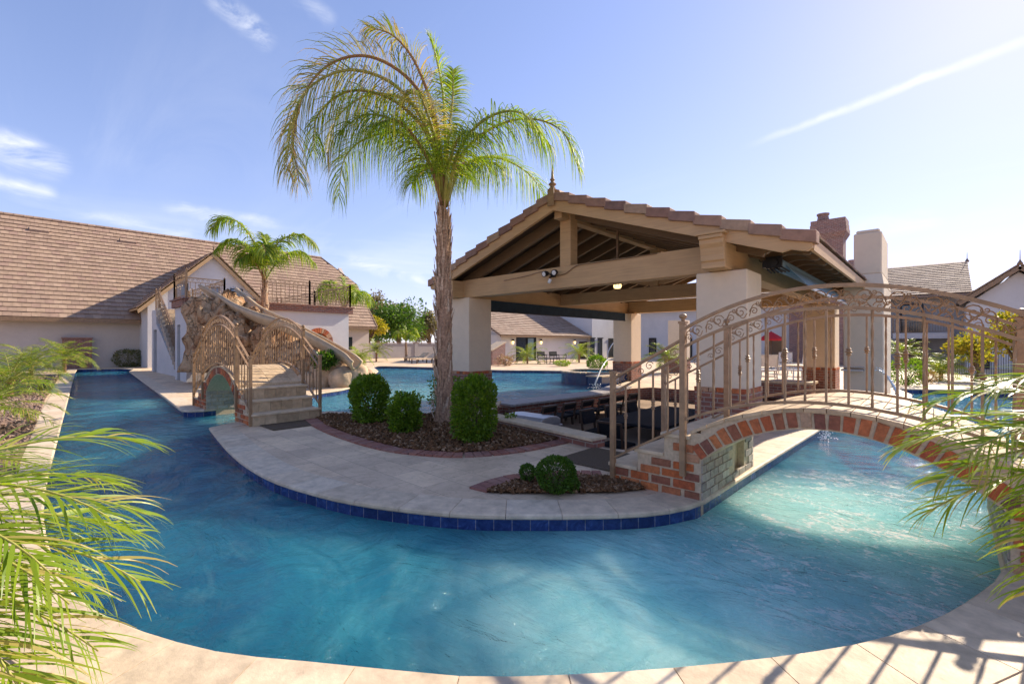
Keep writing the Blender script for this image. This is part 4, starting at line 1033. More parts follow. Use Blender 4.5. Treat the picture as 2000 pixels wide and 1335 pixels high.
def seatthing(name, label, cat, seat_h, back_h, w, group, mat_f='darkfabric', mat_l='darkwood', arms=False):
    t = thing(name, label, cat, (0, 0, 0), group)
    g = MB(); g.cbox(-w/2, -w/2, seat_h-.05, w/2, w/2, seat_h, .012); g.build('seat', M[mat_f], t)
    g = MB(); g.hexa([(w/2-.04, -w/2+.02, seat_h+.12), (w/2, -w/2+.02, seat_h+.12), (w/2, w/2-.02, seat_h+.12), (w/2-.04, w/2-.02, seat_h+.12), (w/2+.03, -w/2, back_h), (w/2+.07, -w/2, back_h), (w/2+.07, w/2, back_h), (w/2+.03, w/2, back_h)]); b = g.build('backrest', M[mat_f], t, bevel=.008)
    g = MB(); g.box(w/2+.025, -w/2-.005, back_h+.0015, w/2+.075, w/2+.005, back_h+.035)
    for s_ in (-1, 1): g.beam((w/2-.0, s_*(w/2-.005), seat_h-.03), (w/2+.05, s_*(w/2-.005), back_h), .03, .035)
    g.build('back_frame', M[mat_l], b)
    for sx in (-1, 1):
        for sy in (-1, 1):
            g = MB(); g.hexa([(sx*(w/2-.005)-.018, sy*(w/2-.005)-.018, 0), (sx*(w/2-.005)+.018, sy*(w/2-.005)-.018, 0), (sx*(w/2-.005)+.018, sy*(w/2-.005)+.018, 0), (sx*(w/2-.005)-.018, sy*(w/2-.005)+.018, 0),
                              (sx*(w/2-.03)-.02, sy*(w/2-.03)-.02, seat_h-.052), (sx*(w/2-.03)+.02, sy*(w/2-.03)-.02, seat_h-.052), (sx*(w/2-.03)+.02, sy*(w/2-.03)+.02, seat_h-.052), (sx*(w/2-.03)-.02, sy*(w/2-.03)+.02, seat_h-.052)]); g.build('leg', M[mat_l], t)
    g = MB()
    for s_ in (-1, 1): g.box(-w/2, s_*(w/2-.02)-.01, seat_h*.3, w/2, s_*(w/2-.02)+.01, seat_h*.3+.025); g.box(s_*(w/2-.02)-.01, -w/2, seat_h*.35, s_*(w/2-.02)+.01, w/2, seat_h*.35+.025)
    g.build('stretcher', M[mat_l], t)
    if arms:
        g = MB()
        for s_ in (-1, 1): g.box(-w/2, s_*(w/2+.01)-.02, seat_h+.2, w/2+.02, s_*(w/2+.01)+.02, seat_h+.225); g.box(-w/2, s_*(w/2+.01)-.015, seat_h-.05, -w/2+.03, s_*(w/2+.01)+.015, seat_h+.2)
        g.build('armrest', M[mat_l], t)
    return t
bs = seatthing('bar_stool', 'dark bar stool at the end of the bar nearest the grill', 'stool', .62, .86, .44, 'bar stools along the swim-up bar')
labs = ['dark bar stool at the end of the bar nearest the grill', 'second dark bar stool from the grill end of the bar', 'third dark bar stool from the grill end of the bar', 'fourth dark bar stool from the grill end of the bar', 'fifth dark bar stool from the grill end of the bar', 'sixth and farthest dark bar stool along the bar']
for i in range(6):
    o = bs if i == 0 else copy_tree(bs); o.location = (-5.98+.03*i, 7.25+.64*i, -.75); o['label'] = labs[i]
t = thing('dining_table', 'dark topped dining table in the sunken kitchen behind the nearer bridge rail', 'table', (-4.0, 8.5, -.75))
g = MB(); g.cbox(-4.6, 7.3, -.06, -3.35, 9.9, -.015, .006); g.build('table_top', M['darkfabric'], t)
for x in (-4.5, -3.45):
    for y in (7.4, 9.8):
        g = MB(); g.box(x-.04, y-.04, -.75, x+.04, y+.04, -.0605); g.build('leg', M['darkwood'], t)
dc = seatthing('dining_chair', 'dark dining chair with wooden frame on the camera side corner of the dark table', 'chair', .44, .80, .45, 'dining chairs round the dark table')
dl = ['dark dining chair on the bar side of the dark table, nearest the planter wall', 'dark dining chair on the bar side of the dark table, in the middle', 'dark dining chair on the bar side of the dark table, farthest back',
      'dark dining chair on the bridge side of the dark table, nearest the planter wall', 'dark dining chair on the bridge side of the dark table, in the middle', 'dark dining chair on the bridge side of the dark table, farthest back', 'dark dining chair at the near end of the dark table']
dp = [(-4.85, 7.7, math.pi), (-4.85, 8.6, math.pi), (-4.85, 9.5, math.pi), (-3.12, 7.7, 0), (-3.12, 8.6, 0), (-3.12, 9.5, 0), (-4.0, 6.95, -math.pi/2)]
for i, (x, y, a) in enumerate(dp):
    o = dc if i == 0 else copy_tree(dc); o.location = (x, y, -.75); o.rotation_euler = (0, 0, a); o['label'] = dl[i]
# grill
t = thing('grill', 'stainless steel barbecue grill with rounded lid behind the planter wall', 'grill', (-5.5, 6.6, -.75))
g = MB(); g.cbox(-6.15, 6.35, -.75, -5.15, 6.95, -.12, .01); g.build('cabinet', M['steel'], t)
g = MB(); pr = [(6.33, -.118), (6.33, -.02), (6.42, .035), (6.62, .05), (6.82, .035), (6.93, -.02), (6.93, -.118)]; g.prism([(-6.1, y, z) for y, z in pr], (.9, 0, 0)); l = g.build('lid', M['steel'], t, bevel=.01, normals=True)
g = MB(); g.tube([(-6.0, 6.28, -.05), (-5.3, 6.28, -.05)], .013, 8); g.box(-6.0, 6.28, -.06, -5.98, 6.33, -.04); g.box(-5.32, 6.28, -.06, -5.3, 6.33, -.04); g.build('handle', M['black'], l)
g = MB()
for i in range(4): g.tube([(-5.95+.2*i, 6.34, -.2), (-5.95+.2*i, 6.31, -.2)], .022, 10)
g.build('knobs', M['black'], t)

# ------------------------------------------------------------------ stucco fountain tower beside the pavilion
t = thing('fountain_tower', 'tall stucco tower with water spout beside the right eave of the pavilion', 'tower', (-1.2, 13.8, 0))
g = MB(); g.cbox(-1.56, 12.8, -.3, -.84, 14.9, 2.7, .02)
g.build('tower_shaft', M['stucco'], t)
g = MB(); g.hexa([(-1.56, 12.81, 2.7), (-.84, 12.81, 2.7), (-.84, 14.9, 2.7), (-1.56, 14.9, 2.7), (-1.38, 12.9, 2.95), (-.88, 12.9, 2.95), (-.88, 14.6, 2.95), (-1.38, 14.6, 2.95)])
g.cbox(-1.38, 12.9, 2.95, -.88, 14.6, 3.88, .02); g.cbox(-1.34, 12.94, 3.88, -.92, 14.5, 3.95, .02); g.build('tower_top', M['stucco'], t)
sp = PYp(1666, 716, 12.75); 
g = MB(); g.box(sp.x-.2, 12.55, .78, sp.x+.2, 12.80, .82); g.box(sp.x-.2, 12.60, .86, sp.x+.2, 12.80, .875); g.build('spout', M['steel'], t)
g = MB()
for k in range(60):
    u_ = random.random(); p = Vector((-.95+.45*u_+random.gauss(0, .02), 12.5-.1*u_, .85-.95*u_*u_+random.gauss(0, .02)))
    g.lathe(p, [(.002, -.012), (.014, -.004), (.012, .008), (.002, .014)], 6)
pth = [Vector((-.95+.5*u_/10, 12.55-.02*u_, .83-.0095*u_*u_)) for u_ in range(11)]; g.tube(pth, [.012+.002*i for i in range(11)], 7)
tag(g.build('water_jet', M['splash'], smooth=True), 'white splashing water jet from the stucco tower spout', 'water jet')
# small bubbling jet near the white coping
g = MB(); bp = G(1612, 858, WZ)
for k in range(70): 
    h = random.random(); p = Vector((bp.x+random.gauss(0, .02+.05*(1-h)), bp.y+random.gauss(0, .02+.05*(1-h)), WZ+.16*h)); g.lathe(p, [(.001, -.008), (.009, 0), (.001, .009)], 5)
tag(g.build('bubbling_jet', M['splash'], smooth=True), 'small bubbling jet of water beside the shaded white coping', 'water jet')

# ------------------------------------------------------------------ spa and far water jet
t = thing('raised_spa', 'round raised spa tiled in dark blue at the far side of the pool', 'spa', (-9.7, 15.2, WZ))
g = MB(); g.lathe((-9.7, 15.2, -.12), [(1.35, -.2), (1.35, .42), (1.33, .43), (1.33, -.2)], 40); g.build('spa_wall', M['blue_glaze'], t)
g = MB(); n = 40
for k in range(n):
    a, b = 2*math.pi*k/n+.01, 2*math.pi*(k+1)/n-.01; P = lambda r, a, z: (-9.7+r*math.cos(a), 15.2+r*math.sin(a), z)
    g.hexa([P(1.08, a, .3), P(1.4, a, .3), P(1.4, b, .3), P(1.08, b, .3), P(1.08, a, .345), P(1.4, a, .345), P(1.4, b, .345), P(1.08, b, .345)])
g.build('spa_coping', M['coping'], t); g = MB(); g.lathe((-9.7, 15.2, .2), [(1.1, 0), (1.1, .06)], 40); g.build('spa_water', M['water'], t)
t = thing('spillway_wall', 'low dark blue tiled wall beside the raised spa', 'wall', (-8.4, 14.6, 0))
g = MB(); g.box(-8.75, 13.2, -.3, -8.2, 14.35, .26); g.build('tiled_face', M['blue_glaze'], t); g = MB(); g.box(-8.8, 13.15, .26, -8.15, 14.4, .3); g.build('stone_cap', M['cap'], t)
g = MB(); a = D(1200, 700, 16.5); b = D(1162, 757, 14.2)
pts = [a.lerp(b, i/10)+Vector((0, 0, .35*math.sin(math.pi*i/10*.9))) for i in range(11)]; g.tube(pts, [.010+.0016*i for i in range(11)], 7)
for k in range(50): p = b+Vector((random.gauss(0, .12), random.gauss(0, .12), random.uniform(-.02, .12))); g.lathe(p, [(.002, -.01), (.015, 0), (.002, .012)], 5)
tag(g.build('water_arc', M['splash'], smooth=True), 'thin arc of water leaping down to the pool beside the raised spa', 'water jet')

# ------------------------------------------------------------------ slide tower (terrace building)
def simple_rail(parent, a, b, h=.95, nb=None, mat='rail_dark', posts=True, scrolls=True, z2=None):
    a, b = Vector(a), Vector(b); up = Vector((0, 0, 1)); L_ = (b-a).length; nb = nb or max(3, int((b-a).length/.16))
    g = MB()
    for hh, w in ((h, .045), (h-.17, .03), (.09, .03)): g.beam(a+up*hh, b+up*hh, w, w*.8)
    ro = g.build('railing', M[mat], parent)
    for i in range(1, nb):
        g = MB(); p = a.lerp(b, i/nb); g.beam(p+up*.09, p+up*(h-.17), .018, .018)
        if i % 2: g.lathe(p+up*(h*.5), [(.008, -.03), (.022, 0), (.008, .03)], 6)
        g.build('baluster', M[mat], ro)
    if posts:
        for p in (a, b): g = MB(); g.box(p.x-.03, p.y-.03, p.z, p.x+.03, p.y+.03, p.z+h+.06); g.lathe(p+up*(h+.06), [(.035, 0), (.04, .03), (.005, .07)], 8); g.build('post', M[mat], ro)
    if scrolls:
        g = MB(); d = (b-a).normalized(); ns = max(2, int(L_/.32))
        for i in range(ns):
            c = a.lerp(b, (i+.5)/ns)+up*(h-.09); scroll(g, c+d*.07, d, up, .065, .007, 1); scroll(g, c-d*.08, d, up, .055, .007, -1)
        g.build('scrollwork', M[mat], ro)
    return ro
TZ = 3.05
st = thing('slide_tower', 'two level stucco slide tower with brick trimmed terrace, stairs and railings', 'building', (-24, 7, 0))
def wallbox(name, x0, y0, z0, x1, y1, z1, mat, parent): g = MB(); g.box(x0, y0, z0, x1, y1, z1); return g.build(name, M[mat], parent)
# front (pool side) wall with arched brick window
wy0, wy1 = 9.0, 9.55
wc = PXp(623, 650, -19.8); ay, az_ = wc.y, .8
g = MB()
g.box(-20.1, 4.75, 0, -19.8, ay-.42, TZ-.3); g.box(-20.1, ay+.42, 0, -19.8, 10.2, TZ-.3)
g.box(-20.1, ay-.42, 0, -19.8, ay+.42, .55)
n = 14
for k in range(n):     # piece above the arch
    a, b = math.pi*k/n, math.pi*(k+1)/n
    ya, yb = ay+.42*math.cos(a), ay+.42*math.cos(b); za, zb_ = 1.45+.42*math.sin(a), 1.45+.42*math.sin(b)
    g.hexa([(-20.1, yb, zb_), (-19.8, yb, zb_), (-19.8, ya, za), (-20.1, ya, za), (-20.1, yb, TZ-.3), (-19.8, yb, TZ-.3), (-19.8, ya, TZ-.3), (-20.1, ya, TZ-.3)])
g.box(-28.6, 9.9, 0, -20.11, 10.2, TZ-.3); wl = g.build('wall', M['stucco_white'], st)
g = MB(); n = 16
for k in range(n):
    a, b = math.pi*(k+.08)/n, math.pi*(k+.92)/n
    P = lambda r, a, x: (x, ay+r*math.cos(a), 1.45+r*math.sin(a))
    g.hexa([P(.40, a, -20.0), P(.40, a, -19.75), P(.40, b, -19.75), P(.40, b, -20.0), P(.62, a, -20.0), P(.62, a, -19.75), P(.62, b, -19.75), P(.62, b, -20.0)])
for k in range(9):
    for sg in (-1, 1): g.box(-20.0, ay+sg*.40, .56+k*.1, -19.75, ay+sg*.62, .56+k*.1+.088)
win = g.build('arched_window', M['brick'], wl); g = MB(); g.box(-20.6, ay-.42, .4, -20.55, ay+.42, 1.95); g.build('pane', M['glass'], win)
# stair-side wall (facing camera left), with two doorways
YS = 4.35
g = MB(); g.box(-28.6, YS, 0, -28.2, YS+.3, 2.3); g.box(-28.2, YS, 2.05, -27.4, YS+.3, 2.3)
g.prism([(-27.4, YS, 0), (-22.8, YS, 0), (-27.4, YS, 2.3)], (0, .3, 0)); g.box(-28.6, YS+.31, 0, -28.3, 9.9, 2.3); g.build('stair_wall', M['stucco_white'], st, normals=True)
g = MB(); g.box(-28.18, YS+.12, .02, -27.42, YS+.16, 2.03); g.build('door', M['darkwood'], st)
# pillar with doorway near the rock
g = MB(); g.box(-21.6, 4.0, 0, -21.25, 4.75, TZ-.3); g.box(-20.75, 4.0, 0, -19.8, 4.75, TZ-.3); g.box(-21.25, 4.0, 2.1, -20.75, 4.75, TZ-.3); g.build('pillar', M['stucco_white'], st)
g = MB(); g.box(-21.25, 4.2, .01, -20.75, 4.24, 2.1); g.build('door', M['glass'], st)
# stairs
g = MB(); nst = 15
for k in range(nst):
    x1 = -22.6-(k)*.32; z = (k+1)*TZ/nst-.2*0
    g.box(x1-.33, YS+.32, 0 if k == 0 else z-.5, x1, 5.6, z)
g.build('stairs', M['cap'], st)
g = MB(); 
for k in range(nst):   # stepped brick cap on the stair wall
    x1 = -22.6-(k)*.32; z = (k+1)*TZ/nst
    g.box(x1-.33, YS-.03, z-.32, x1, YS+.319, z+.03)
g.build('stepped_parapet', M['brick_grey'], st)
# terrace slab with brick band
g = MB(); g.box(-28.6, 5.62, TZ-.3, -21.61, 10.2, TZ-.04); g.box(-21.6, 4.0, TZ-.3, -19.8, 10.2, TZ-.04); g.box(-28.6, YS, 2.3, -27.5, 5.6, TZ-.04); g.build('terrace_slab', M['stucco_white'], st)
g = MB(); g.box(-19.86, 3.92, TZ-.30, -19.66, 10.34, TZ-.05); g.box(-21.7, 3.9, TZ-.30, -19.87, 4.1, TZ-.05); g.box(-28.6, 10.1, TZ-.3, -19.87, 10.34, TZ-.05); g.build('brick_band', M['brick_wall'], st)
g = MB(); g.box(-19.92, 3.86, TZ-.05, -19.6, 10.4, TZ); g.box(-21.76, 3.84, TZ-.05, -19.93, 4.16, TZ); g.box(-28.6, 10.04, TZ-.05, -19.93, 10.4, TZ); g.build('brick_coping', M['brick_wall'], st)
simple_rail(st, (-21.7, 4.0, TZ), (-19.8, 4.0, TZ)); simple_rail(st, (-19.76, 6.55, TZ), (-19.76, 8.4, TZ)); simple_rail(st, (-19.76, 8.4, TZ), (-19.76, 10.25, TZ))
simple_rail(st, (-19.76, 10.25, TZ), (-23.5, 10.25, TZ)); simple_rail(st, (-23.5, 10.25, TZ), (-28, 10.25, TZ)); simple_rail(st, (-28.4, 5.8, TZ), (-28.4, 10.2, TZ)); simple_rail(st, (-28.5, 4.5, TZ), (-27.5, 4.5, TZ))
simple_rail(st, (-27.4, YS+.1, TZ-.1), (-22.7, YS+.1, .2), .95, 26); simple_rail(st, (-27.2, 5.6, TZ-.1), (-22.7, 5.6, .2), .95, 22)
simple_rail(st, (-27, 5.7, TZ), (-21.7, 5.7, TZ), .95, 24)
simple_rail(st, (-21.7, 5.7, TZ), (-21.7, 4.0, TZ), .95)

# slide
sp = [D(424, 577, 17.2), D(446, 590, 16.6), D(480, 613, 15.8), D(520, 631, 15.2), D(560, 645, 15.0), D(596, 662, 15.0), D(640, 684, 14.9), D(676, 704, 14.7), D(693, 718, 14.5)]
path = catmull(sp, 6); m_ = len(path); t = thing('water_slide', 'curving tan water slide flowing down over rocks into the pool', 'slide', (path[-1].x, path[-1].y, 0))
g = MB(); cols = 13
ring = []
for i, p in enumerate(path):
    d = (path[min(i+1, m_-1)]-path[max(0, i-1)]).normalized(); side = d.cross(Vector((0, 0, 1))).normalized(); upv = side.cross(d).normalized()
    u_ = i/(m_-1); w = .44*(1-u_)**2.5+.17; hgt = .34-.12*u_
    row = []
    for k in range(cols):
        a = -1+2*k/(cols-1); row.append(p+side*(w*a)+upv*(hgt*abs(a)**2.2))
    for k in range(cols):
        a = 1-2*k/(cols-1); row.append(p+side*((w+.07)*a)+upv*(hgt*abs(a)**2.2+.02*(abs(a) > .9))-upv*.09*(1-abs(a)**6))
    ring.append(row)
for row in ring: g.v += [tuple(v) for v in row]
K_ = 2*cols
for i in range(m_-1):
    for k in range(K_): g.f.append((i*K_+k, i*K_+(k+1) % K_, (i+1)*K_+(k+1) % K_, (i+1)*K_+k))
g.f.append(tuple(range(K_))); g.f.append(tuple((m_-1)*K_+K_-1-k for k in range(K_)))
g.build('chute', M['slide'], t, smooth=True, normals=True)
g = MB()
for sg in (0, cols-1): g.tube([ring[i][sg] for i in range(m_)], .045, 8)
g.build('rim', M['slide'], t, smooth=True)

# rocks
def rock(c, sx, sy, sz, label, group='sandstone boulders under the slide', seed=0, rough=.28, sub=4, name='boulder', sq=3.0, mat='rock'):
    import bmesh
    bm = bmesh.new(); bmesh.ops.create_icosphere(bm, subdivisions=sub, radius=1)
    for v in bm.verts:
        q = v.co.normalized(); e = sq; k = (abs(q.x)**e+abs(q.y)**e+abs(q.z)**e)**(-1/e)
        w = 1+rough*noise.noise(q*1.6+Vector((seed, 0, 0)))+rough*.5*noise.noise(q*4+Vector((0, seed, 0)))+rough*.5*(abs(noise.noise(q*5+Vector((0, 0, seed))))-.2)+rough*.22*(abs(noise.noise(q*13+Vector((seed, 0, seed))))-.2)
        v.co = Vector((q.x*sx*k*w, q.y*sy*k*w, max(-sz*.55, q.z*sz*k*w)))
    g = MB(); g.v = [tuple(v.co+Vector(c)) for v in bm.verts]; g.f = [tuple(v.index for v in f.verts) for f in bm.faces]; bm.free()
    return tag(g.build(name, M[mat], smooth=True), label, 'rock', group)
c = D(428, 700, 16.3); rock((c.x, c.y, 1.3), 1.0, .95, 1.6, 'tall orange sandstone cliff under the top of the slide', seed=3, rough=.35, sub=5)
c = D(478, 700, 15.9); rock((c.x, c.y, 1.05), 1.0, .9, 1.35, 'broad orange sandstone boulder right of the tall cliff, behind the railing', seed=8, rough=.35, sub=5)
c = D(535, 700, 15.6); rock((c.x, c.y, .8), .85, .8, 1.1, 'sandstone boulder under the middle of the slide', seed=12, rough=.3)
c = D(590, 720, 15.4); rock((c.x, c.y, .6), .85, .75, .95, 'sandstone boulder behind the right post of the farther bridge', seed=15)
for (px, py, f, s, sz, lab, sd) in ((632, 735, 14.9, .5, .55, 'tan rounded boulder right of the bridge post', 21), (658, 722, 15.1, .48, .75, 'tan rounded boulder with flat top under the lower slide', 25), (668, 742, 14.6, .42, .4, 'low pale boulder at the pool edge', 31), (695, 735, 14.9, .42, .45, 'pale boulder under the slide mouth', 33), (716, 737, 15.4, .35, .32, 'small boulder at the right end of the rock pile', 37), (636, 700, 15.7, .5, .95, 'boulder high in the pile behind the slide', 41), (604, 742, 14.7, .38, .32, 'small boulder lowest at the foot of the pile', 45)):
    c = D(px, py, f); rock((c.x, c.y, sz*.45), s, s*.9, sz*1.15, lab, seed=sd, rough=.13, sq=2.6, mat='boulder')

# ------------------------------------------------------------------ left house
hL = thing('house', 'long single storey house with steep brown tiled roof on the left', 'house', (-38, 5, 0))
XE, XW, ZE, XR, ZR = -34.5, -35.1, 2.75, -40.0, 8.95
YA, YB = -22.0, 20.3
g = MB(); g.box(-45, YA+.4, 0, XW, YB-.4, 2.9); g.prism([(XW, YB-.7, 2.9), (-44.9, YB-.7, 2.9), (XR, YB-.7, 8.3)], (0, .3, 0)); g.build('wall', M['stucco_house'], hL)
slv = Vector((XR-XE, 0, ZR-ZE)); ln = slv.length
g = MB(); tiles(g, (XE, YA, ZE), (0, 1, 0), slv, YB-YA, ln, .34, .34, lambda u_, v_: u_ < (YB-YA)-max(0, (v_-ln*.62))*.75, .03, .05)
rf = g.build('roof', M['rooftile'], hL)
g = MB(); hip = 2.3
g.hexa([(XE, YA, ZE-.12), (XR, YA, ZR-.12), (XR, YB-hip, ZR-.12), (XE, YB, ZE-.12), (XE, YA, ZE-.02), (XR, YA, ZR-.02), (XR, YB-hip, ZR-.02), (XE, YB, ZE-.02)])
g.quad((XR, YA, ZR-.03), (-45.5, YA, ZE), (-45.5, YB, ZE), (XR, YB-hip, ZR-.03)); g.tri((XR, YB-hip, ZR-.03), (XR+2.1, YB-.15, ZR-2.4), (XR-2.1, YB-.15, ZR-2.4))
g.build('roof_deck', M['rooftile_grey'], rf)
g = MB(); g.box(XE-.04, YA, ZE-.2, XE+.05, YB, ZE+.02); g.build('gutter', M['rail_dark'], rf)
g = MB(); g.box(XW, YA+.4, ZE-.17, XE-.05, YB, ZE-.13); g.build('soffit', M['wood_dark'], rf)
g = MB()
for k in range(100): g.tube([(XR, YA+k*.4, ZR+.02), (XR, YA+k*.4+.42, ZR+.04)], [.13, .11], 7)
g.build('ridge_tiles', M['rooftile'], rf)
g = MB(); g.beam((XE, YB, ZE-.02), (XR+1.9, YB, ZR-2.3), .08, .25); g.beam((XR+1.9, YB, ZR-2.3), (XR, YB-hip, ZR), .12, .2); g.build('verge', M['rail_dark'], rf)
for (px, py) in ((76, 447), (249, 469), (480, 482)):
    t_ = (px-1000)/FPX; 
    # intersect pixel ray with roof plane
    d = CW(t_, 1, 0); d.z = (HZ-py)/FPX; nrm = Vector((-(ZR-ZE), 0, (XR-XE)*1.0)).normalized(); o_ = Vector((0, 0, CAMH)); k = ((Vector((XE, 0, ZE))-o_).dot(nrm))/d.dot(nrm); p = o_+d*k
    g = MB(); g.hexa([(p.x-.5, p.y-.45, p.z+.1), (p.x+.25, p.y-.45, p.z-.35), (p.x+.25, p.y+.45, p.z-.35), (p.x-.5, p.y+.45, p.z+.1), (p.x-.3, p.y-.4, p.z+.26), (p.x+.32, p.y-.4, p.z-.12), (p.x+.32, p.y+.4, p.z-.12), (p.x-.3, p.y+.4, p.z+.26)]); g.build('roof_vent', M['rooftile'], rf)
# gable wing
XG, GY, GZ, GH = -32.5, 7.9, 7.0, 3.65
g = MB(); g.box(-36, 4.75, 0, XG, 11.1, 3.8); g.prism([(XG, 4.75, 3.8), (XG, 11.1, 3.8), (XG, GY, 6.75)], (-3.5, 0, 0)); wg = g.build('gable_wing', M['stucco_white'], hL, normals=True)
for sg in (-1, 1):
    g = MB(); sl = Vector((0, -sg, 1)); tiles(g, (-38.6, GY+sg*GH, GZ-GH), (1, 0, 0), sl, 38.6+XG+.35, GH*1.414, .34, .34, None, .03, .045)
    g.build('gable_tiles', M['rooftile'], wg)
    g = MB(); g.prism([(XG+.3, GY+sg*GH, GZ-GH-.02), (XG+.3, GY, GZ-.02), (XG+.3, GY, GZ-.36), (XG+.3, GY+sg*(GH-.05), GZ-GH-.3)], (-.12, 0, 0)); g.build('bargeboard', M['wood'], wg, normals=True)
    g = MB(); g.hexa([(-38.6, GY, GZ-.1), (-38.6, GY+sg*GH, GZ-GH-.1), (XG+.3, GY+sg*GH, GZ-GH-.1), (XG+.3, GY, GZ-.1), (-38.6, GY, GZ), (-38.6, GY+sg*GH, GZ-GH), (XG+.3, GY+sg*GH, GZ-GH), (XG+.3, GY, GZ)]); g.build('soffit', M['wood'], wg, normals=True)
g = MB(); g.lathe((XG+.3, GY, GZ+.02), [(.05, 0), (.09, .05), (.05, .12), (.06, .18), (.02, .24), (.01, .55)], 8); g.build('finial', M['rail_dark'], wg)
for (y, w, z0, z1) in ((6.35, .5, 3.6, 4.9), (8.0, .5, 3.6, 4.8), (9.2, .6, 3.6, 4.8), (10.2, .4, 3.4, 4.2)):
    g = MB(); g.box(XG, y-w/2, z0, XG+.04, y+w/2, z1); wn = g.build('window', M['glass_blue'], wg)
    g = MB()
    for (a, b, c, d) in ((y-w/2-.05, z0-.05, y+w/2+.05, z0), (y-w/2-.05, z1, y+w/2+.05, z1+.05), (y-w/2-.05, z0, y-w/2, z1), (y+w/2, z0, y+w/2+.05, z1)): g.box(XG+.002, a, b, XG+.06, c, d)
    g.build('frame', M['black'], wn)
# wall at right end window
g = MB(); wn = PXp(672, 656, XW); g.box(XW, wn.y-.7, .9, XW+.03, wn.y+.7, 1.9); g.build('window', M['glass'], hL)
# brick fire feature
t = thing('brick_fire_feature', 'brick outdoor fireplace with dark opening beside the left house', 'fireplace', (G(140, 718).x, G(140, 718).y, 0))
a = G(120, 719); b = G(176, 719)
g = MB(); g.box(a.x-.3, a.y, 0, a.x+.9, a.y+.45, 1.65); g.box(a.x-.3, b.y-.4, 0, a.x+.9, b.y+.1, 1.65); g.box(a.x-.3, a.y+.451, 1.0, a.x+.9, b.y-.401, 1.65); g.box(a.x-.3, a.y+.451, 0, a.x+.9, b.y-.401, .55); g.build('brickwork', M['brick_wall'], t)
g = MB(); g.box(a.x-.32, a.y-.04, 1.65, a.x+.94, b.y+.14, 1.72); g.build('cap', M['brick_wall'], t); g = MB(); g.box(a.x-.28, a.y+.452, .551, a.x+.2, b.y-.402, .999); g.build('firebox', M['black'], t)
p = G(222, 716); t = thing('glazed_pot', 'dark blue glazed pot beside the olive shrub at the house wall', 'pot', p); g = MB(); g.lathe(p, [(.18, 0), (.3, .1), (.36, .35), (.3, .6), (.27, .66), (.32, .72), (.29, .72), (.24, .6)], 16); g.build('pot_body', M['blue_glaze'], t, smooth=True)
leafy('round_shrub', 'pale olive clipped shrub against the left house wall', 'shrub', tuple(G(252, 716)), (1.35, 1.35, .95), 'box', 3500, .09, M['olive'])
for i, (px, py, s) in enumerate(((190, 717, .25), (206, 716, .3))): 
    c = G(px, py); rock((c.x, c.y, .12), s, s, .22, ['small pale garden stone near the brick fireplace', 'larger pale garden stone near the blue pot'][i], 'pale garden stones', seed=50+i, sub=3)

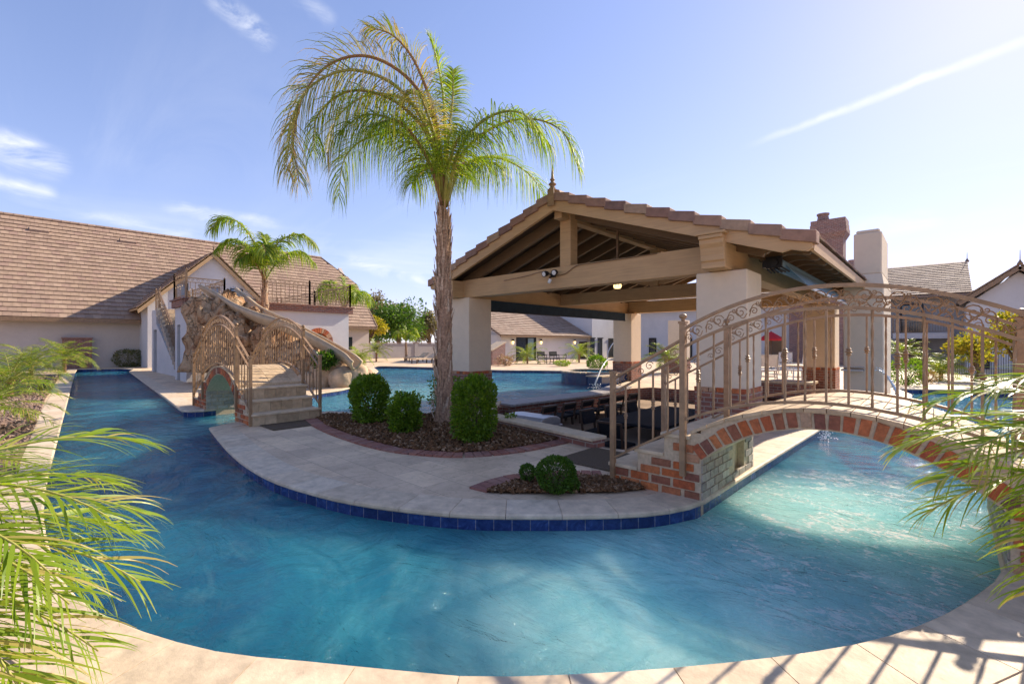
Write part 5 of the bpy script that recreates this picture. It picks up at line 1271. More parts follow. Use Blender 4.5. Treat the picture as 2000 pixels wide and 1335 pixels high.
# ------------------------------------------------------------------ palms and shrubs
pb = G(866, 826)
def pxf(pts, base_px=(868, 405), f=8.03): return [((x-base_px[0])/FPX*f, (base_px[1]-y)/FPX*f, d) for x, y, d in pts]
F = [dict(p=pxf([(868, 405, 0), (856, 260, .1), (810, 175, .2), (735, 135, .3), (660, 150, .3), (612, 215, .35), (596, 300, .35), (606, 370, .35)]), m='palm_dry', l=1.1, g=.8, v=.55, n=1.4),
     dict(p=pxf([(866, 405, 0), (850, 290, .3), (800, 215, .6), (730, 200, .9), (665, 230, 1.0), (636, 290, 1.1), (622, 380, 1.1)]), m='palm_dry', l=1.25, g=1.3, n=1.2),
     dict(p=pxf([(868, 405, 0), (852, 270, -.1), (795, 190, -.2), (715, 170, -.3), (650, 215, -.3), (628, 290, -.3)]), m='palm_dry', l=1.15, g=1.2, n=1.2),
     dict(p=pxf([(868, 405, 0), (848, 290, .2), (785, 220, .3), (705, 205, .4), (648, 255, .5), (640, 320, .5)]), l=1.2, g=1.2, n=1.1),
     dict(p=pxf([(866, 405, 0), (845, 310, -.2), (780, 240, -.5), (700, 235, -.7), (640, 270, -.9), (622, 350, -1.0)]), l=1.25, g=1.3),
     dict(p=pxf([(868, 405, 0), (845, 330, .2), (800, 270, .4), (740, 260, .6), (690, 300, .7)]), l=1.25, g=1.3),
     dict(p=pxf([(870, 405, 0), (862, 270, .3), (830, 170, .5), (790, 120, .6), (745, 110, .7)]), m='palm_dry', l=.85, g=.9, v=.4),
     dict(p=pxf([(870, 405, 0), (872, 290, 0), (868, 190, .05), (855, 120, .1), (843, 85, .1)]), l=.55, g=.6, v=.3, n=1.2),
     dict(p=pxf([(872, 405, 0), (880, 290, .2), (890, 220, .3), (893, 165, .4)]), l=.5, g=.5, n=1),
     dict(p=pxf([(872, 405, 0), (898, 320, .1), (955, 268, .2), (1030, 248, .25), (1095, 275, .3), (1126, 345, .3)]), l=1.15, g=1.15, v=.35, n=1.2),
     dict(p=pxf([(872, 405, 0), (905, 320, .5), (955, 285, .9), (1015, 290, 1.2), (1065, 350, 1.3)]), l=1.2, g=1.3),
     dict(p=pxf([(872, 405, 0), (900, 310, -.4), (965, 265, -1.0), (1035, 280, -1.4), (1080, 330, -1.6)]), l=1.2, g=1.3),
     dict(p=pxf([(866, 405, 0), (848, 335, .5), (815, 300, 1.1), (780, 325, 1.5)]), l=1.15, g=1.3),
     dict(p=pxf([(870, 405, 0), (885, 340, .4), (915, 310, .9), (950, 325, 1.2)]), l=.95, g=1.15, n=.9),
     dict(p=pxf([(870, 405, 0), (862, 310, .3), (850, 260, 1.0), (840, 270, 1.5)]), l=.9, g=1.1, m='palm_dry'),
     dict(p=pxf([(870, 405, 0), (890, 320, -.3), (930, 285, -.7), (980, 290, -.9)]), l=1.0, g=1.1),
     dict(p=pxf([(868, 405, 0), (850, 320, -.4), (810, 290, -1.0), (775, 310, -1.3)]), l=1.0, g=1.1),
     dict(p=pxf([(868, 405, 0), (870, 300, -.4), (885, 260, -1.2), (900, 280, -1.8)]), l=.9, g=1.1)]
queen_palm('tall palm with drooping fronds standing in the mulch bed before the pavilion', (pb.x, pb.y, 0), None, (825-405)/FPX*8.03, F, .0155, .90, 100, .145, 8.03)
def std_fronds(rad, up, n, seed):
    rnd = random.Random(seed); out = []
    for i in range(n):
        a = 2*math.pi*i/n+rnd.uniform(-.25, .25); cx_, cy_ = math.cos(a), math.sin(a); h = up*rnd.uniform(.65, 1.1); r_ = rad*rnd.uniform(.8, 1.1)
        out.append(dict(p=[(0, 0, 0), (cx_*r_*.25, h*.62, cy_*r_*.25), (cx_*r_*.6, h, cy_*r_*.6), (cx_*r_*.9, h*.85, cy_*r_*.9), (cx_*r_, h*.45, cy_*r_)], l=1, g=.85))
    out.append(dict(p=[(0, 0, 0), (.05, up*.7, 0), (-.1, up*1.25, 0)], l=.8, g=.4))
    return out
c = CW((517-1000)/FPX*17.2, 17.2)
k17 = lambda pts: [((x-518)/FPX*17.2, (548-y)/FPX*17.2, d) for x, y, d in pts]
F2 = [dict(p=k17([(518, 548, 0), (505, 480, .2), (475, 438, .3), (445, 432, .4), (426, 455, .4)]), l=1, g=.85, v=.2), dict(p=k17([(518, 548, 0), (532, 500, .2), (565, 468, .3), (600, 462, .3), (624, 482, .3)]), l=1, g=.85),
      dict(p=k17([(518, 548, 0), (508, 500, .6), (490, 480, 1.1), (470, 500, 1.4)]), l=.9, g=.9), dict(p=k17([(518, 548, 0), (530, 505, .6), (545, 490, 1.1), (560, 510, 1.4)]), l=.9, g=.9),
      dict(p=k17([(518, 548, 0), (515, 500, -.4), (500, 470, -1.0), (480, 480, -1.5)]), l=.9, g=.9), dict(p=k17([(518, 548, 0), (525, 490, .1), (520, 462, .1)]), l=.8, g=.5), dict(p=k17([(518, 548, 0), (516, 520, .5), (512, 505, .9), (508, 520, 1.3)]), l=.9, g=1.0), dict(p=k17([(518, 548, 0), (535, 500, -.5), (560, 480, -1.0), (585, 500, -1.3)]), l=.9, g=.9)]
queen_palm('medium green palm standing behind the top of the water slide', (c.x, c.y, 0), None, CAMH+(HZ-548)/FPX*17.2, F2, .042, 1.0, 85, .14, 17, .4)
c = CW((672-1000)/FPX*24.5, 24.5)
queen_palm('smaller bright palm at the right end of the slide tower terrace', (c.x, c.y, 0), None, 3.2, std_fronds(1.5, 1.4, 7, 4), .05, .95, 45, .13, 24, .3)
c = CW((793-1000)/FPX*36, 36)
queen_palm('young palm with white trunk in front of the grey boundary wall', (c.x, c.y, 0), None, 1.5, std_fronds(1.1, 1.0, 6, 8), .07, .7, 26, .1, 36, .2)

P_ = lambda px, py: tuple(G(px, py))
leafy('clipped_hedge', 'tall clipped hedge column left of the palm, nearest the bridge steps', 'hedge', P_(722, 827), (.54, .54, .78), 'box', 7500, .05, M['hedge'], 'clipped hedges in the palm bed')
leafy('clipped_hedge', 'shortest bright green rounded hedge between the left column and the palm', 'hedge', P_(791, 846), (.44, .44, .52), 'cyl', 4800, .05, M['hedge'], 'clipped hedges in the palm bed', rough=.25)
leafy('clipped_hedge', 'largest clipped hedge column right of the palm trunk', 'hedge', P_(926, 866), (.50, .50, .86), 'box', 8500, .045, M['hedge'], 'clipped hedges in the palm bed')
leafy('leafy_shrub', 'loose leafy shrub growing behind the tall palm trunk', 'shrub', P_(868, 815), (.55, .45, .75), 'ball', 1200, .06, M['hedge'], rough=.4)
leafy('ball_shrub', 'clipped round boxwood ball in the small bed by the nearer bridge', 'shrub', P_(1086, 962), (.36, .36, .33), 'ball', 6500, .022, M['boxwood'], 'clipped balls', shell=.75, rough=.05, zlift=.01)
leafy('ball_shrub', 'small round boxwood ball left of the larger clipped ball', 'shrub', P_(1030, 946), (.145, .145, .15), 'ball', 1500, .02, M['boxwood'], 'clipped balls', shell=.7, rough=.06, zlift=.05)
leafy('ball_shrub', 'low boxwood tuft at the right foot of the larger clipped ball', 'shrub', P_(1117, 961), (.13, .13, .15), 'ball', 1300, .02, M['boxwood'], 'clipped balls', shell=.7, rough=.08, zlift=.0)
leafy('ground_plant', 'tiny leafy plant beside the low planter wall', 'plant', P_(996, 832), (.18, .18, .16), 'ball', 160, .05, M['hedge'], rough=.4)
leafy('slide_plant', 'spiky green plant growing among the boulders', 'plant', tuple(D(634, 716, 14.4).xy)+(.55,), (.55, .55, .5), 'ball', 700, .12, M['boxwood'], rough=.4)
# foreground palms
pygmy_palm('large bright palm in the left foreground spreading over the coping', tuple(CW(-2.45, 1.75)), .50, 34, 1.25, .42, 'pygmy date palms', .013, (-.35, 1.15), 44, None, num and 0 if False else math.pi, grav=.22, bend=(.5, 1.1), seg=5) if False else None
def fg_palm(label, base, th, specs, L, leaf, num, width, grav):
    t = thing('pygmy_palm', label, 'palm', base, 'pygmy date palms'); b = Vector(base); c = b+Vector((0, 0, th))
    k = MB(); nn = 12; k.lathe(b, [(.06+.018*(i % 2)+.03*(i > nn-3), th*i/nn) for i in range(nn+1)], 10); k.build('trunk', M['rachis_brown'], t)
    for (az, el, ll, bd) in specs:
        path = auto_frond(c, az, el, L*ll, bd, 14); s = MB(); s.tube(path, [.009*(1-.85*j/14)+.001 for j in range(15)], 6); st_ = s.build('frond', M['rachis'], t, smooth=True)
        g = MB(); leaflets(g, path, leaf*(.8+.2*ll), num, width, grav, .7, .2, .3, 6, .15); g.build('leaflets', M['pygmy'], st_)
    return t
rA = YAW   # azimuth of camera-right in world
fg_palm('large bright palm in the left foreground spreading over the coping', tuple(CW(-2.30, 1.42)), .76,
        [(rA+.45, .35, .95, 1.0), (rA+.2, .55, .95, 1.3), (rA-.05, .25, 1.0, 1.0), (rA-.3, .05, 1.05, .8), (rA+.1, -.15, 1.0, .6), (rA-.5, .3, 1.05, 1.0), (rA+.75, .1, .9, .8), (rA+1.0, .6, 1.0, 1.1), (rA-.15, -.35, 1.0, .5), (rA-.75, .0, 1.0, .7), (rA+.6, -.2, .8, .6), (rA+1.3, .3, 1, 1), (rA-1.1, .4, 1, 1), (rA+1.8, .4, 1, 1), (rA+2.6, .5, 1, 1), (rA+3.6, .5, 1, 1), (rA-.4, -.3, 1.1, .5), (rA-.65, -.25, 1.15, .5), (rA-.2, .1, 1.1, 1.0), (rA-.95, -.1, 1.1, .7), (rA+.05, -.4, 1.0, .4), (rA-.85, .3, 1.1, 1.1), (rA+.3, .1, 1.0, .9), (rA-.1, .45, 1.0, 1.2), (rA-.55, .1, 1.1, .9)], 1.02, .34, 30, .0105, .18)
fg_palm('bright palm in the right foreground hanging over the brick arch', tuple(CW(2.28, 1.52)), 1.02,
        [(rA+math.pi+d_, e_, l_, b_) for d_, e_, l_, b_ in ((0, .45, 1, 1.1), (-.3, .7, 1, 1.3), (.3, .25, 1, 1.0), (.15, .0, .95, .8), (-.15, .2, 1, .9), (.5, .5, 1, 1.2), (-.6, .3, 1, 1.0), (.35, -.2, .95, .6), (-.1, .95, .9, 1.5), (-1.0, .4, .9, 1.0), (.8, .3, 1, 1.0), (1.2, .5, .9, 1.0), (.1, -.4, .95, .5), (-.35, -.1, 1, .7), (.6, .0, 1, .8), (2.2, .5, .9, 1), (3.1, .5, .8, 1), (-2.0, .5, .8, 1))], .80, .27, 34, .008, .22)
# garden pygmy palms
for i, (px, py, h, L_, n, lab) in enumerate(((20, 775, .45, 1.35, 26, 'large bright garden palm at the far left beside the gravel'), (126, 727, .7, 1.5, 22, 'garden palm in front of the brick outdoor fireplace'), (60, 745, .6, 1.5, 24, 'bushy garden palm between the fireplace and the coping'), (-40, 850, .4, 1.1, 22, 'low garden palm nearest the camera on the left gravel'),
        (700, 716, .5, 1.0, 20, 'bright palm behind the slide mouth'), (735, 706, .8, 1.4, 20, 'bright palm at the far left corner of the pool'), (1030, 710, .5, 1.5, 22, 'bright patio palm in front of the dark sliding door'), (1131, 708, .6, 1.6, 22, 'bright patio palm in front of the two storey wall'), (1838, 742, .3, 1.3, 20, 'bright patio palm seen through the right half of the near bridge railing'), (1760, 720, .9, 1.3, 18, 'bright palm close behind the stucco tower'), (1300, 730, .7, 1.1, 16, 'palm behind the pavilion between the sloping rails'), (655, 716, .5, .9, 16, 'bright palm just left of the slide mouth'))):
    pygmy_palm(lab, P_(px, py), h, n, L_, .36 if px > 0 else .3, 'pygmy date palms', .02 if px > 100 else .014, (-.1, 1.25), 30)
leafy('ball_shrub', 'round green shrub on the patio left of the raised spa', 'shrub', P_(1166, 725), (.95, .95, .75), 'ball', 1800, .09, M['hedge'], 'clipped balls')
leafy('low_shrub', 'low yellow green shrub between the two patio palms', 'shrub', P_(1098, 715), (1.0, 1.0, .3), 'ball', 900, .08, M['pygmy'])
leafy('flower_shrub', 'dusty pink shrub beside the brick pier of the rear house', 'shrub', P_(988, 714), (1.0, 1.0, .6), 'ball', 900, .09, leafmat('pink_flower', [(.35, .16, .12), (.22, .18, .07), (.4, .25, .18)], .2), rough=.4)
leafy('low_shrub', 'square green shrub right of the stucco tower', 'shrub', P_(1770, 752), (.9, .9, .8), 'box', 1800, .07, M['hedge'])
leafy('flower_shrub', 'orange tinted low shrub on the far right patio', 'shrub', P_(1812, 748), (.6, .6, .4), 'ball', 800, .06, leafmat('orange_flower', [(.4, .2, .06), (.25, .18, .05), (.35, .25, .1)], .2), rough=.3)
# tall shrubs at right
tree('yellow_tree', 'yellow green ornamental tree at the right edge before the gabled wing', tuple(CW((1985-1000)/FPX*15, 15)), 2.6, 2.0, 2200, .13, M['tree_yellow'], .35)
tree('yellow_tree', 'small yellow green tree seen through the right end of the railing', tuple(CW((1905-1000)/FPX*17, 17)), 1.9, 1.6, 1200, .15, M['tree_yellow'], .35)

# ------------------------------------------------------------------ background: wall, trees, houses
M['grey_wall'] = stucco('grey_wall', (.33, .31, .31))
t = thing('boundary_wall', 'grey block boundary wall behind the pool on the left of the palm', 'wall', (-37, 31, 0)); g = MB(); g.box(-37.2, 21, 0, -37, 50, 1.38); g.build('wall_panel', M['grey_wall'], t)
for y in range(22, 50, 4): g = MB(); g.box(-37.24, y-.2, 0, -36.94, y+.2, 1.42); g.build('pilaster', M['grey_wall'], t)
g = MB(); g.box(-37.26, 21, 1.42, -36.92, 50, 1.48); g.build('cap', M['brick_far'], t)
tr = lambda px, f: tuple(CW((px-1000)/FPX*f, f))
tree('dense_tree', 'dense bright green tree behind the boundary wall', tr(778, 54), 6.2, 6.6, 9000, .32, M['tree_green'], .28, clumps=26)
tree('dense_tree', 'small green tree just left of the tall palm trunk', tr(838, 60), 5.4, 4.8, 4500, .32, M['tree_olive'], .3)
tree('bare_tree', 'wispy grey brown tree rising behind the dense green tree', tr(735, 66), 8.6, 8.5, 9000, .34, M['tree_olive'], .25, clumps=22, dens=.8)
tree('yellow_tree', 'yellow leaved tree right of the left house gable', tr(718, 42), 4.6, 3.4, 3600, .22, M['tree_yellow'], .3)
for (px, lab) in ((1270, 'distant tree behind the rear house, nearest the pavilion column'), (560, 'distant tree behind the left house roof, mostly hidden')):
    tree('bare_tree', lab, tr(px, 80), 5, 5, 900, .35, M['tree_olive'], .3)
# rear house (low wing)
hB = thing('house', 'low white rear house with tiled roof, sliding door and wall lamps', 'house', (-26, 30, 0))
XB = -23.8; ya, yb = 24.3, 35.8
g = MB(); g.box(-31, ya, 0, XB, yb, 2.05); g.prism([(XB, ya+.4, 2.05), (-30.9, ya+.4, 2.05), (-27.3, ya+.4, 3.6)], (0, .3, 0)); g.build('wall', M['stucco_white'], hB, normals=True)
slv = Vector((-3.9, 0, 2.1)); g = MB(); tiles(g, (XB+.45, ya-.5, 2.0), (0, 1, 0), slv, yb-ya+.5, slv.length, .34, .34, None, .03, .05); rfb = g.build('roof', M['rooftile_grey'], hB)
g = MB(); g.hexa([(XB+.45, ya-.5, 1.9), (XB+.45, yb, 1.9), (-27.3, yb, 4.0), (-27.3, ya-.5, 4.0), (XB+.45, ya-.5, 1.99), (XB+.45, yb, 1.99), (-27.3, yb, 4.09), (-27.3, ya-.5, 4.09)]); g.quad((-27.3, ya-.5, 4.08), (-27.3, yb, 4.08), (-31.2, yb, 2.0), (-31.2, ya-.5, 2.0)); g.build('roof_deck', M['rooftile_grey'], rfb)
g = MB(); g.box(XB+.42, ya-.5, 1.86, XB+.5, yb, 2.02); g.build('gutter', M['rail_dark'], rfb)
p0 = PXp(1008, 700, XB).y; p1 = PXp(1046, 700, XB).y
g = MB(); g.box(XB, p0, 0, XB+.03, p1, 1.88); dr = g.build('sliding_door', M['glass'], hB)
g = MB()
for yy in (p0, (p0+p1)/2, p1-.08): g.box(XB+.031, yy, 0, XB+.07, yy+.08, 1.88)
g.box(XB+.031, p0, 1.88, XB+.07, p1, 1.95); g.build('frame', M['black'], dr)
g = MB(); g.box(XB+.035, (p0+p1)/2+.2, .1, XB+.045, p1-.3, 1.8); g.build('curtain', M['shade'], dr)
p2 = PXp(1131, 700, XB).y; p3 = PXp(1146, 700, XB).y; g = MB(); g.box(XB, p2, 0, XB+.03, p3, 1.55); g.build('door', M['darkwood'], hB)
def wall_lamp(label, X=None, px=0, py=0, Y=None):
    p = PXp(px, py, X) if X is not None else PYp(px, py, Y)
    t = thing('wall_lamp', label, 'lamp', p, 'wall lanterns'); s = .11
    g = MB(); g.lathe(p+Vector((0.12 if X is not None else 0, 0 if X is not None else -.12, 0)), [(.05, .1), (.13, .1), (.03, .25)], 8); g.box(p.x-.03, p.y-.03, p.z+.1, p.x+.12, p.y+.03, p.z+.16); g.build('lamp_hood', M['black'], t)
    g = MB(); g.lathe(p+Vector((0.12 if X is not None else 0, 0 if X is not None else -.12, 0)), [(.05, -.15), (.08, 0), (.08, .09)], 8); g.build('lamp_glass', M['lamp'], t, smooth=True)
wall_lamp('lit lantern left of the sliding door on the rear house', XB, 1000, 668); wall_lamp('lit lantern right of the sliding door on the rear house', XB, 1055, 668); wall_lamp('lit lantern left of the narrow brown door on the rear house', XB, 1121, 668)
# brick pier at its left
t = thing('brick_pier', 'low brick pier at the left corner of the rear house', 'pier', tuple(G(970, 712))); b = G(968, 712)
g = MB(); g.hexa([(b.x-.4, b.y-.7, 0), (b.x+.4, b.y-.7, 0), (b.x+.4, b.y+.5, 0), (b.x-.4, b.y+.5, 0), (b.x-.4, b.y-.7, .9), (b.x+.4, b.y-.7, .9), (b.x+.4, b.y+.5, 1.45), (b.x-.4, b.y+.5, 1.45)]); g.build('brickwork', M['brick_far'], t)
g = MB(); g.hexa([(b.x-.45, b.y-.75, .9), (b.x+.45, b.y-.75, .9), (b.x+.45, b.y+.55, 1.46), (b.x-.45, b.y+.55, 1.46), (b.x-.45, b.y-.75, .97), (b.x+.45, b.y-.75, .97), (b.x+.45, b.y+.55, 1.53), (b.x-.45, b.y+.55, 1.53)]); g.build('cap', M['cap'], t)
# two storey rear block
hC = thing('house', 'two storey white house block seen under the pavilion roof', 'house', (-24, 42, 0))
g = MB(); g.box(-32, 35.85, 0, -23.3, 52, 5.6); g.build('wall', M['stucco_white'], hC)
g = MB(); tiles(g, (-22.9, 35.6, 5.6), (0, 1, 0), (-4.4, 0, 2.4), 16.6, 5.0, .4, .4); g.build('roof', M['rooftile_grey'], hC)
for (a, b, z0, z1) in ((1153, 1161, .25, 1.85), (1167, 1176, .25, 1.85), (1188, 1201, 0, 1.8)):
    ya_, yb_ = PXp(a, 680, -23.3).y, PXp(b, 680, -23.3).y; g = MB(); g.box(-23.3, ya_, z0, -23.26, yb_, z1); w_ = g.build('window', M['glass'], hC)
    g = MB(); g.box(-23.258, ya_-.08, z1, -23.2, yb_+.08, z1+.08); g.box(-23.258, ya_-.08, z0-.06, -23.2, yb_+.08, z0); g.build('frame', M['black'], w_)
# main house facing the pavilion
hM = thing('house', 'large white main house behind the pavilion and nearer bridge with brown tiled roofs', 'house', (-5, 44, 0))
YM = 40
def W_(x0, x1, y0, z1, name='wall', mat='stucco_white', depth=10, z0=0, par=None):
    g = MB(); g.box(x0, y0, z0, x1, y0+depth, z1); return g.build(name, M[mat], par or hM)
W_(-21.5, -2.6, YM, 4.6)
W_(-2.59, 2.2, YM+1.0, 4.75, depth=8)
W_(2.2, 12, YM-4, 3.7, depth=14)
# gable wing at right edge
gx = PYp(1990, 520, YM-4); ex = PYp(1885, 583, YM-4); apx, apz = gx.x, gx.z; sl_ = (apz-ex.z)/(apx-ex.x); hw = apx-ex.x+.3
g = MB(); g.prism([(2.2, YM-4, 3.7), (apx*2-2.2, YM-4, 3.7), (apx, YM-4, 3.7+sl_*(apx-2.2))], (0, 12, 0)) if False else None
hwall = hw-.35; zE = apz-sl_*hw
W_(apx-hwall, apx+hwall, YM-4.02, zE-.1, depth=3)
g.prism([(apx-hwall, YM-4.02, zE-.1), (apx+hwall, YM-4.02, zE-.1), (apx, YM-4.02, apz-.45)], (0, 8, 0)) if g.v == [] else None
g = MB(); g.prism([(apx-hwall, YM-4.02, zE-.1), (apx+hwall, YM-4.02, zE-.1), (apx, YM-4.02, apz-.3)], (0, 8, 0)); g.build('gable_wall', M['stucco_white'], hM, normals=True)
for sg in (-1, 1):
    g = MB(); tiles(g, (apx+sg*hw*1.0, YM-4.5, zE), (0, 1, 0), (-sg, 0, sl_), 14, hw*math.sqrt(1+sl_**2), .42, .36); r_ = g.build('roof', M['rooftile_grey'], hM)
    g = MB(); g.beam((apx+sg*hw, YM-4.45, zE-.05), (apx, YM-4.45, apz-.05), .1, .3, (0, 0, 1)); g.build('bargeboard', M['rail_dark'], r_)
g = MB(); g.lathe((apx, YM-4.5, apz), [(.08, 0), (.12, .1), (.06, .2), (.02, .3), (.01, .8)], 8); g.build('finial', M['rail_dark'], hM)
# left slopes: large roof facing camera with ridge along x
a = PYp(1745, 585, YM+1.5); b = PYp(1890, 592, YM+1.5); rdg = PYp(1800, 528, YM+7)
g = MB(); z0 = 4.3; slv = Vector((0, 6, 2.7)); tiles(g, (-22, YM-.6, 4.5), (1, 0, 0), slv, 23.6, slv.length, .42, .38); g.build('roof', M['rooftile_grey'], hM)
g = MB(); g.hexa([(-22, YM-.6, 4.35), (1.6, YM-.6, 4.35), (1.6, YM+5.4, 7.05), (-22, YM+5.4, 7.05), (-22, YM-.6, 4.48), (1.6, YM-.6, 4.48), (1.6, YM+5.4, 7.18), (-22, YM+5.4, 7.18)]); g.build('roof_deck', M['rooftile_grey'], hM)
for px in (1889,): p = PYp(px, 522, YM+5.4); g = MB(); g.lathe((p.x, p.y, 7.1), [(.08, 0), (.12, .1), (.06, .2), (.02, .3), (.01, .7)], 8); g.build('finial', M['rail_dark'], hM)
# balcony
bz = 2.05; x0 = PYp(1744, 655, YM-1.6).x; x1 = PYp(1860, 655, YM-1.6).x
g = MB(); g.box(x0, YM-1.6, bz-.35, x1, YM+2, bz); bal = g.build('balcony', M['stucco_white'], hM)
simple_rail(hM, (x0, YM-1.5, bz), (x1, YM-1.5, bz), .95, 22, 'rail_dark', True, False)
for (pa, pb_, z0, z1, Yw) in ((1762, 1800, 2.1, 3.9, YM), (1776, 1800, 0, 1.55, YM), (1500, 1530, .2, 1.8, YM), (1915, 1928, 0, 1.7, YM-4.03), (1270, 1280, .3, 1.8, YM), (1335, 1350, 0, 1.8, YM)):
    xa, xb = PYp(pa, 680, Yw).x, PYp(pb_, 680, Yw).x; g = MB(); g.box(xa, Yw-.05, z0, xb, Yw-.01, z1); w_ = g.build('window', M['glass'], hM)
    g = MB(); g.box(xa-.1, Yw-.08, z1, xb+.1, Yw-.012, z1+.1); g.box(xa-.1, Yw-.08, z0, xa, Yw-.012, z1); g.box(xb, Yw-.08, z0, xb+.1, Yw-.012, z1); g.build('frame', M['black'], w_)
# brick shaft of the house
xa, xb = PYp(1541, 680, YM-1).x, PYp(1583, 680, YM-1).x; W_(xa, xb, YM-1, 4.4, 'brick_shaft', 'brick_far', .99)
# big brick chimney
t = thing('brick_chimney', 'broad brick chimney with clay pot rising behind the pavilion roof', 'chimney', tr(1618, 30))
c = CW((1620-1000)/FPX*30, 30); zt = CAMH+(HZ-432)/FPX*30
g = MB(); g.box(c.x-.8, c.y-.55, 0, c.x+.8, c.y+.75, zt-1.3); g.hexa([(c.x-.8, c.y-.55, zt-1.3), (c.x+.8, c.y-.55, zt-1.3), (c.x+.8, c.y+.75, zt-1.3), (c.x-.8, c.y+.75, zt-1.3), (c.x-1.0, c.y-.75, zt-.9), (c.x+1.0, c.y-.75, zt-.9), (c.x+1.0, c.y+.9, zt-.9), (c.x-1.0, c.y+.9, zt-.9)])
for k in range(3): g.box(c.x-1.0+.03*k, c.y-.75+.03*k, zt-.9+.3*k, c.x+1.0-.03*k, c.y+.9-.03*k, zt-.6+.3*k-.004)
g.build('shaft', M['brick_far'], t)
g = MB(); g.lathe((c.x-.35, c.y, zt), [(.28, 0), (.34, .15), (.3, .4), (.36, .45), (.36, .55), (.3, .55)], 12); g.build('chimney_pot', M['brick_far'], t)
t = thing('brick_chimney', 'small distant chimney pot just left of the stucco tower', 'chimney', tr(1666, 40)); c = CW((1664-1000)/FPX*40, 40)
g = MB(); g.box(c.x-.5, c.y-.5, 0, c.x+.5, c.y+.5, 8.0); g.lathe((c.x, c.y, 8.0), [(.3, 0), (.34, .3), (.25, .6), (.3, .7)], 10); g.build('shaft', M['brick_far'], t)
# white column pier of a rear loggia
t = thing('loggia_column', 'pale stucco column on brick base behind the pavilion', 'column', tr(1328, 23)); c = CW((1326-1000)/FPX*22, 22)
g = MB(); g.cbox(c.x-.38, c.y-.38, .7, c.x+.38, c.y+.38, 2.5, .01); g.build('shaft', M['stucco'], t); g = MB(); g.box(c.x-.4, c.y-.4, 0, c.x+.4, c.y+.4, .7); g.build('brick_base', M['brick_wall'], t)
# main house wall behind pool: glazed garden fence right
t = thing('garden_fence', 'thin black metal garden fence on the far right patio', 'fence', tr(1880, 19)); a = CW((1800-1000)/FPX*20, 20); b = CW((1990-1000)/FPX*17, 17); g = MB()
for hh in (.15, 1.05): g.beam(a+Vector((0, 0, hh)), b+Vector((0, 0, hh)), .03, .03)
g.build('rails', M['black'], t)
for k in range(45): g = MB(); p = a.lerp(b, k/44); g.beam(p, p+Vector((0, 0, 1.1)), .016, .016); g.build('picket', M['black'], t)
# patio furniture
def patio_chair(label, p, rot, mf='cushion', ml='steel', group='white cushioned patio chairs'):
    t = seatthing('patio_chair', label, 'chair', .42, .95, .55, group, mf, ml, True); t.location = p; t.rotation_euler = (0, 0, rot); return t
for (px, py, f, rot, lab) in ((1500, 720, 17, -1.2, 'white cushioned patio chair left, under the red umbrella'), (1558, 722, 17, .6, 'white cushioned patio chair right of the red umbrella'), (1530, 712, 21, 1.5, 'white cushioned patio chair farthest back by the brick shaft')):
    patio_chair(lab, tr(px, f), rot)
t = thing('patio_table', 'round pale patio table in front of the white cushioned chairs', 'table', tr(1572, 15.5)); c = Vector(tr(1572, 15.5)); g = MB(); g.lathe(c+Vector((0, 0, .62)), [(.6, 0), (.62, .02), (.6, .04)], 20); g.build('table_top', M['cap'], t); g = MB(); g.lathe(c, [(.3, 0), (.28, .03), (.05, .06), (.05, .6), (.15, .62)], 12); g.build('pedestal', M['steel'], t)
t = thing('umbrella', 'red patio umbrella seen through the near bridge railing', 'umbrella', tr(1506, 24)); c = Vector(tr(1506, 24)); g = MB(); g.lathe(c+Vector((0, 0, 1.62)), [(.62, -.08), (.62, 0), (.42, .14), (.12, .34), (.01, .4)], 8); g.build('canopy', M['red'], t); g = MB(); g.tube([c, c+Vector((0, 0, 2.05))], .025, 8); g.build('pole', M['darkwood'], t); g = MB(); g.lathe(c, [(.25, 0), (.25, .06), (.05, .1)], 12); g.build('base', M['black'], t)
# pale stone planter block with cushions behind rail
t = thing('stone_bench', 'long pale stone bench wall on the patio behind the near column', 'bench', tr(1530, 11.5)); c = Vector(tr(1535, 11.8)); g = MB(); g.box(c.x-1.0, c.y-.3, 0, c.x+.6, c.y+.3, .38); g.build('bench_base', M['brick_wall'], t); g = MB(); g.box(c.x-1.05, c.y-.35, .38, c.x+.65, c.y+.35, .44); g.build('bench_top', M['cap'], t)
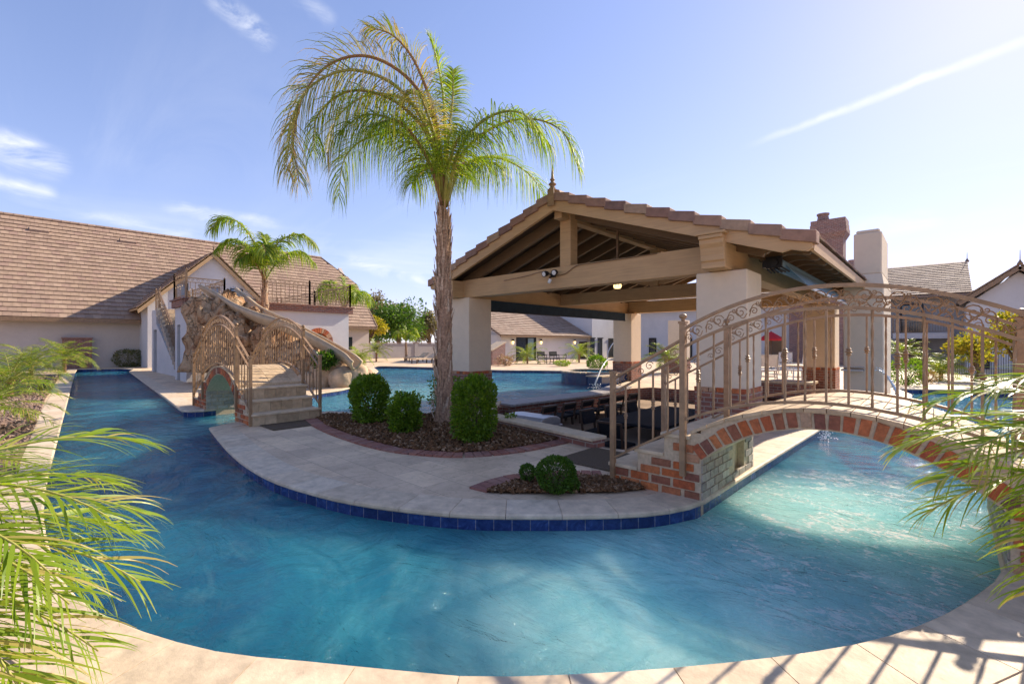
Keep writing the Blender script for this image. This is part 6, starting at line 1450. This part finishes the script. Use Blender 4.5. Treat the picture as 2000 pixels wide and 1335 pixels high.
# dark wicker chairs by the rear house
for (px, lab) in ((1066, 'dark wicker chair left of the pair by the rear house wall'), (1090, 'dark wicker chair right of the pair by the rear house wall')):
    t = seatthing('wicker_chair', lab, 'chair', .4, .8, .8, 'dark wicker chairs', 'darkfabric', 'black', True); t.location = tr(px, 31); t.rotation_euler = (0, 0, math.pi)
# sun loungers on the far deck
for (px, f, lab) in ((828, 32, 'tan sun lounger nearer the tall palm on the far deck'), (812, 35, 'tan sun lounger farther back by the boundary wall')):
    t = thing('sun_lounger', lab, 'sun lounger', tr(px, f), 'tan sun loungers'); c = Vector(tr(px, f)); g = MB(); g.box(c.x-.35, c.y-.9, .28, c.x+.35, c.y+.5, .36); g.build('bed', M['cap'], t)
    g = MB(); g.hexa([(c.x-.35, c.y+.5, .28), (c.x+.35, c.y+.5, .28), (c.x+.35, c.y+1.0, .6), (c.x-.35, c.y+1.0, .6), (c.x-.35, c.y+.5, .36), (c.x+.35, c.y+.5, .36), (c.x+.35, c.y+.97, .68), (c.x-.35, c.y+.97, .68)]); g.build('backrest', M['cap'], t)
    for dx in (-.3, .3):
        for dy in (-.8, .45): g = MB(); g.box(c.x+dx-.03, c.y+dy-.03, 0, c.x+dx+.03, c.y+dy+.03, .279); g.build('leg', M['darkwood'], t)
t = thing('pool_handrail', 'curved metal pool handrail beyond the raised spa', 'handrail', tuple(G(1190, 718))); c = G(1186, 718)
for dd in (0, .5): g = MB(); g.tube(catmull([c+Vector((dd, 0, 0)), c+Vector((dd, .1, .9)), c+Vector((dd, .9, 1.5)), c+Vector((dd, 1.6, 1.2)), c+Vector((dd, 1.8, 0))], 5), .03, 7); g.build('rail', M['steel'], t, smooth=True)
# ground spot lights on gravel
for (px, py, lab) in ((92, 748, 'black garden spot light on the gravel, farther from the camera'), (78, 765, 'black garden spot light on the gravel, nearer the camera')):
    p = G(px, py); t = thing('spot_light', lab, 'lamp', p, 'black garden spot lights'); g = MB(); g.tube([p+Vector((0, 0, .1)), p+Vector((.12, .05, .2))], [.07, .1], 10); g.build('lamp_head', M['black'], t); g = MB(); g.tube([p, p+Vector((0, 0, .12))], .02, 6); g.build('spike', M['black'], t)

scene.render.resolution_x = 1024; scene.render.resolution_y = 683
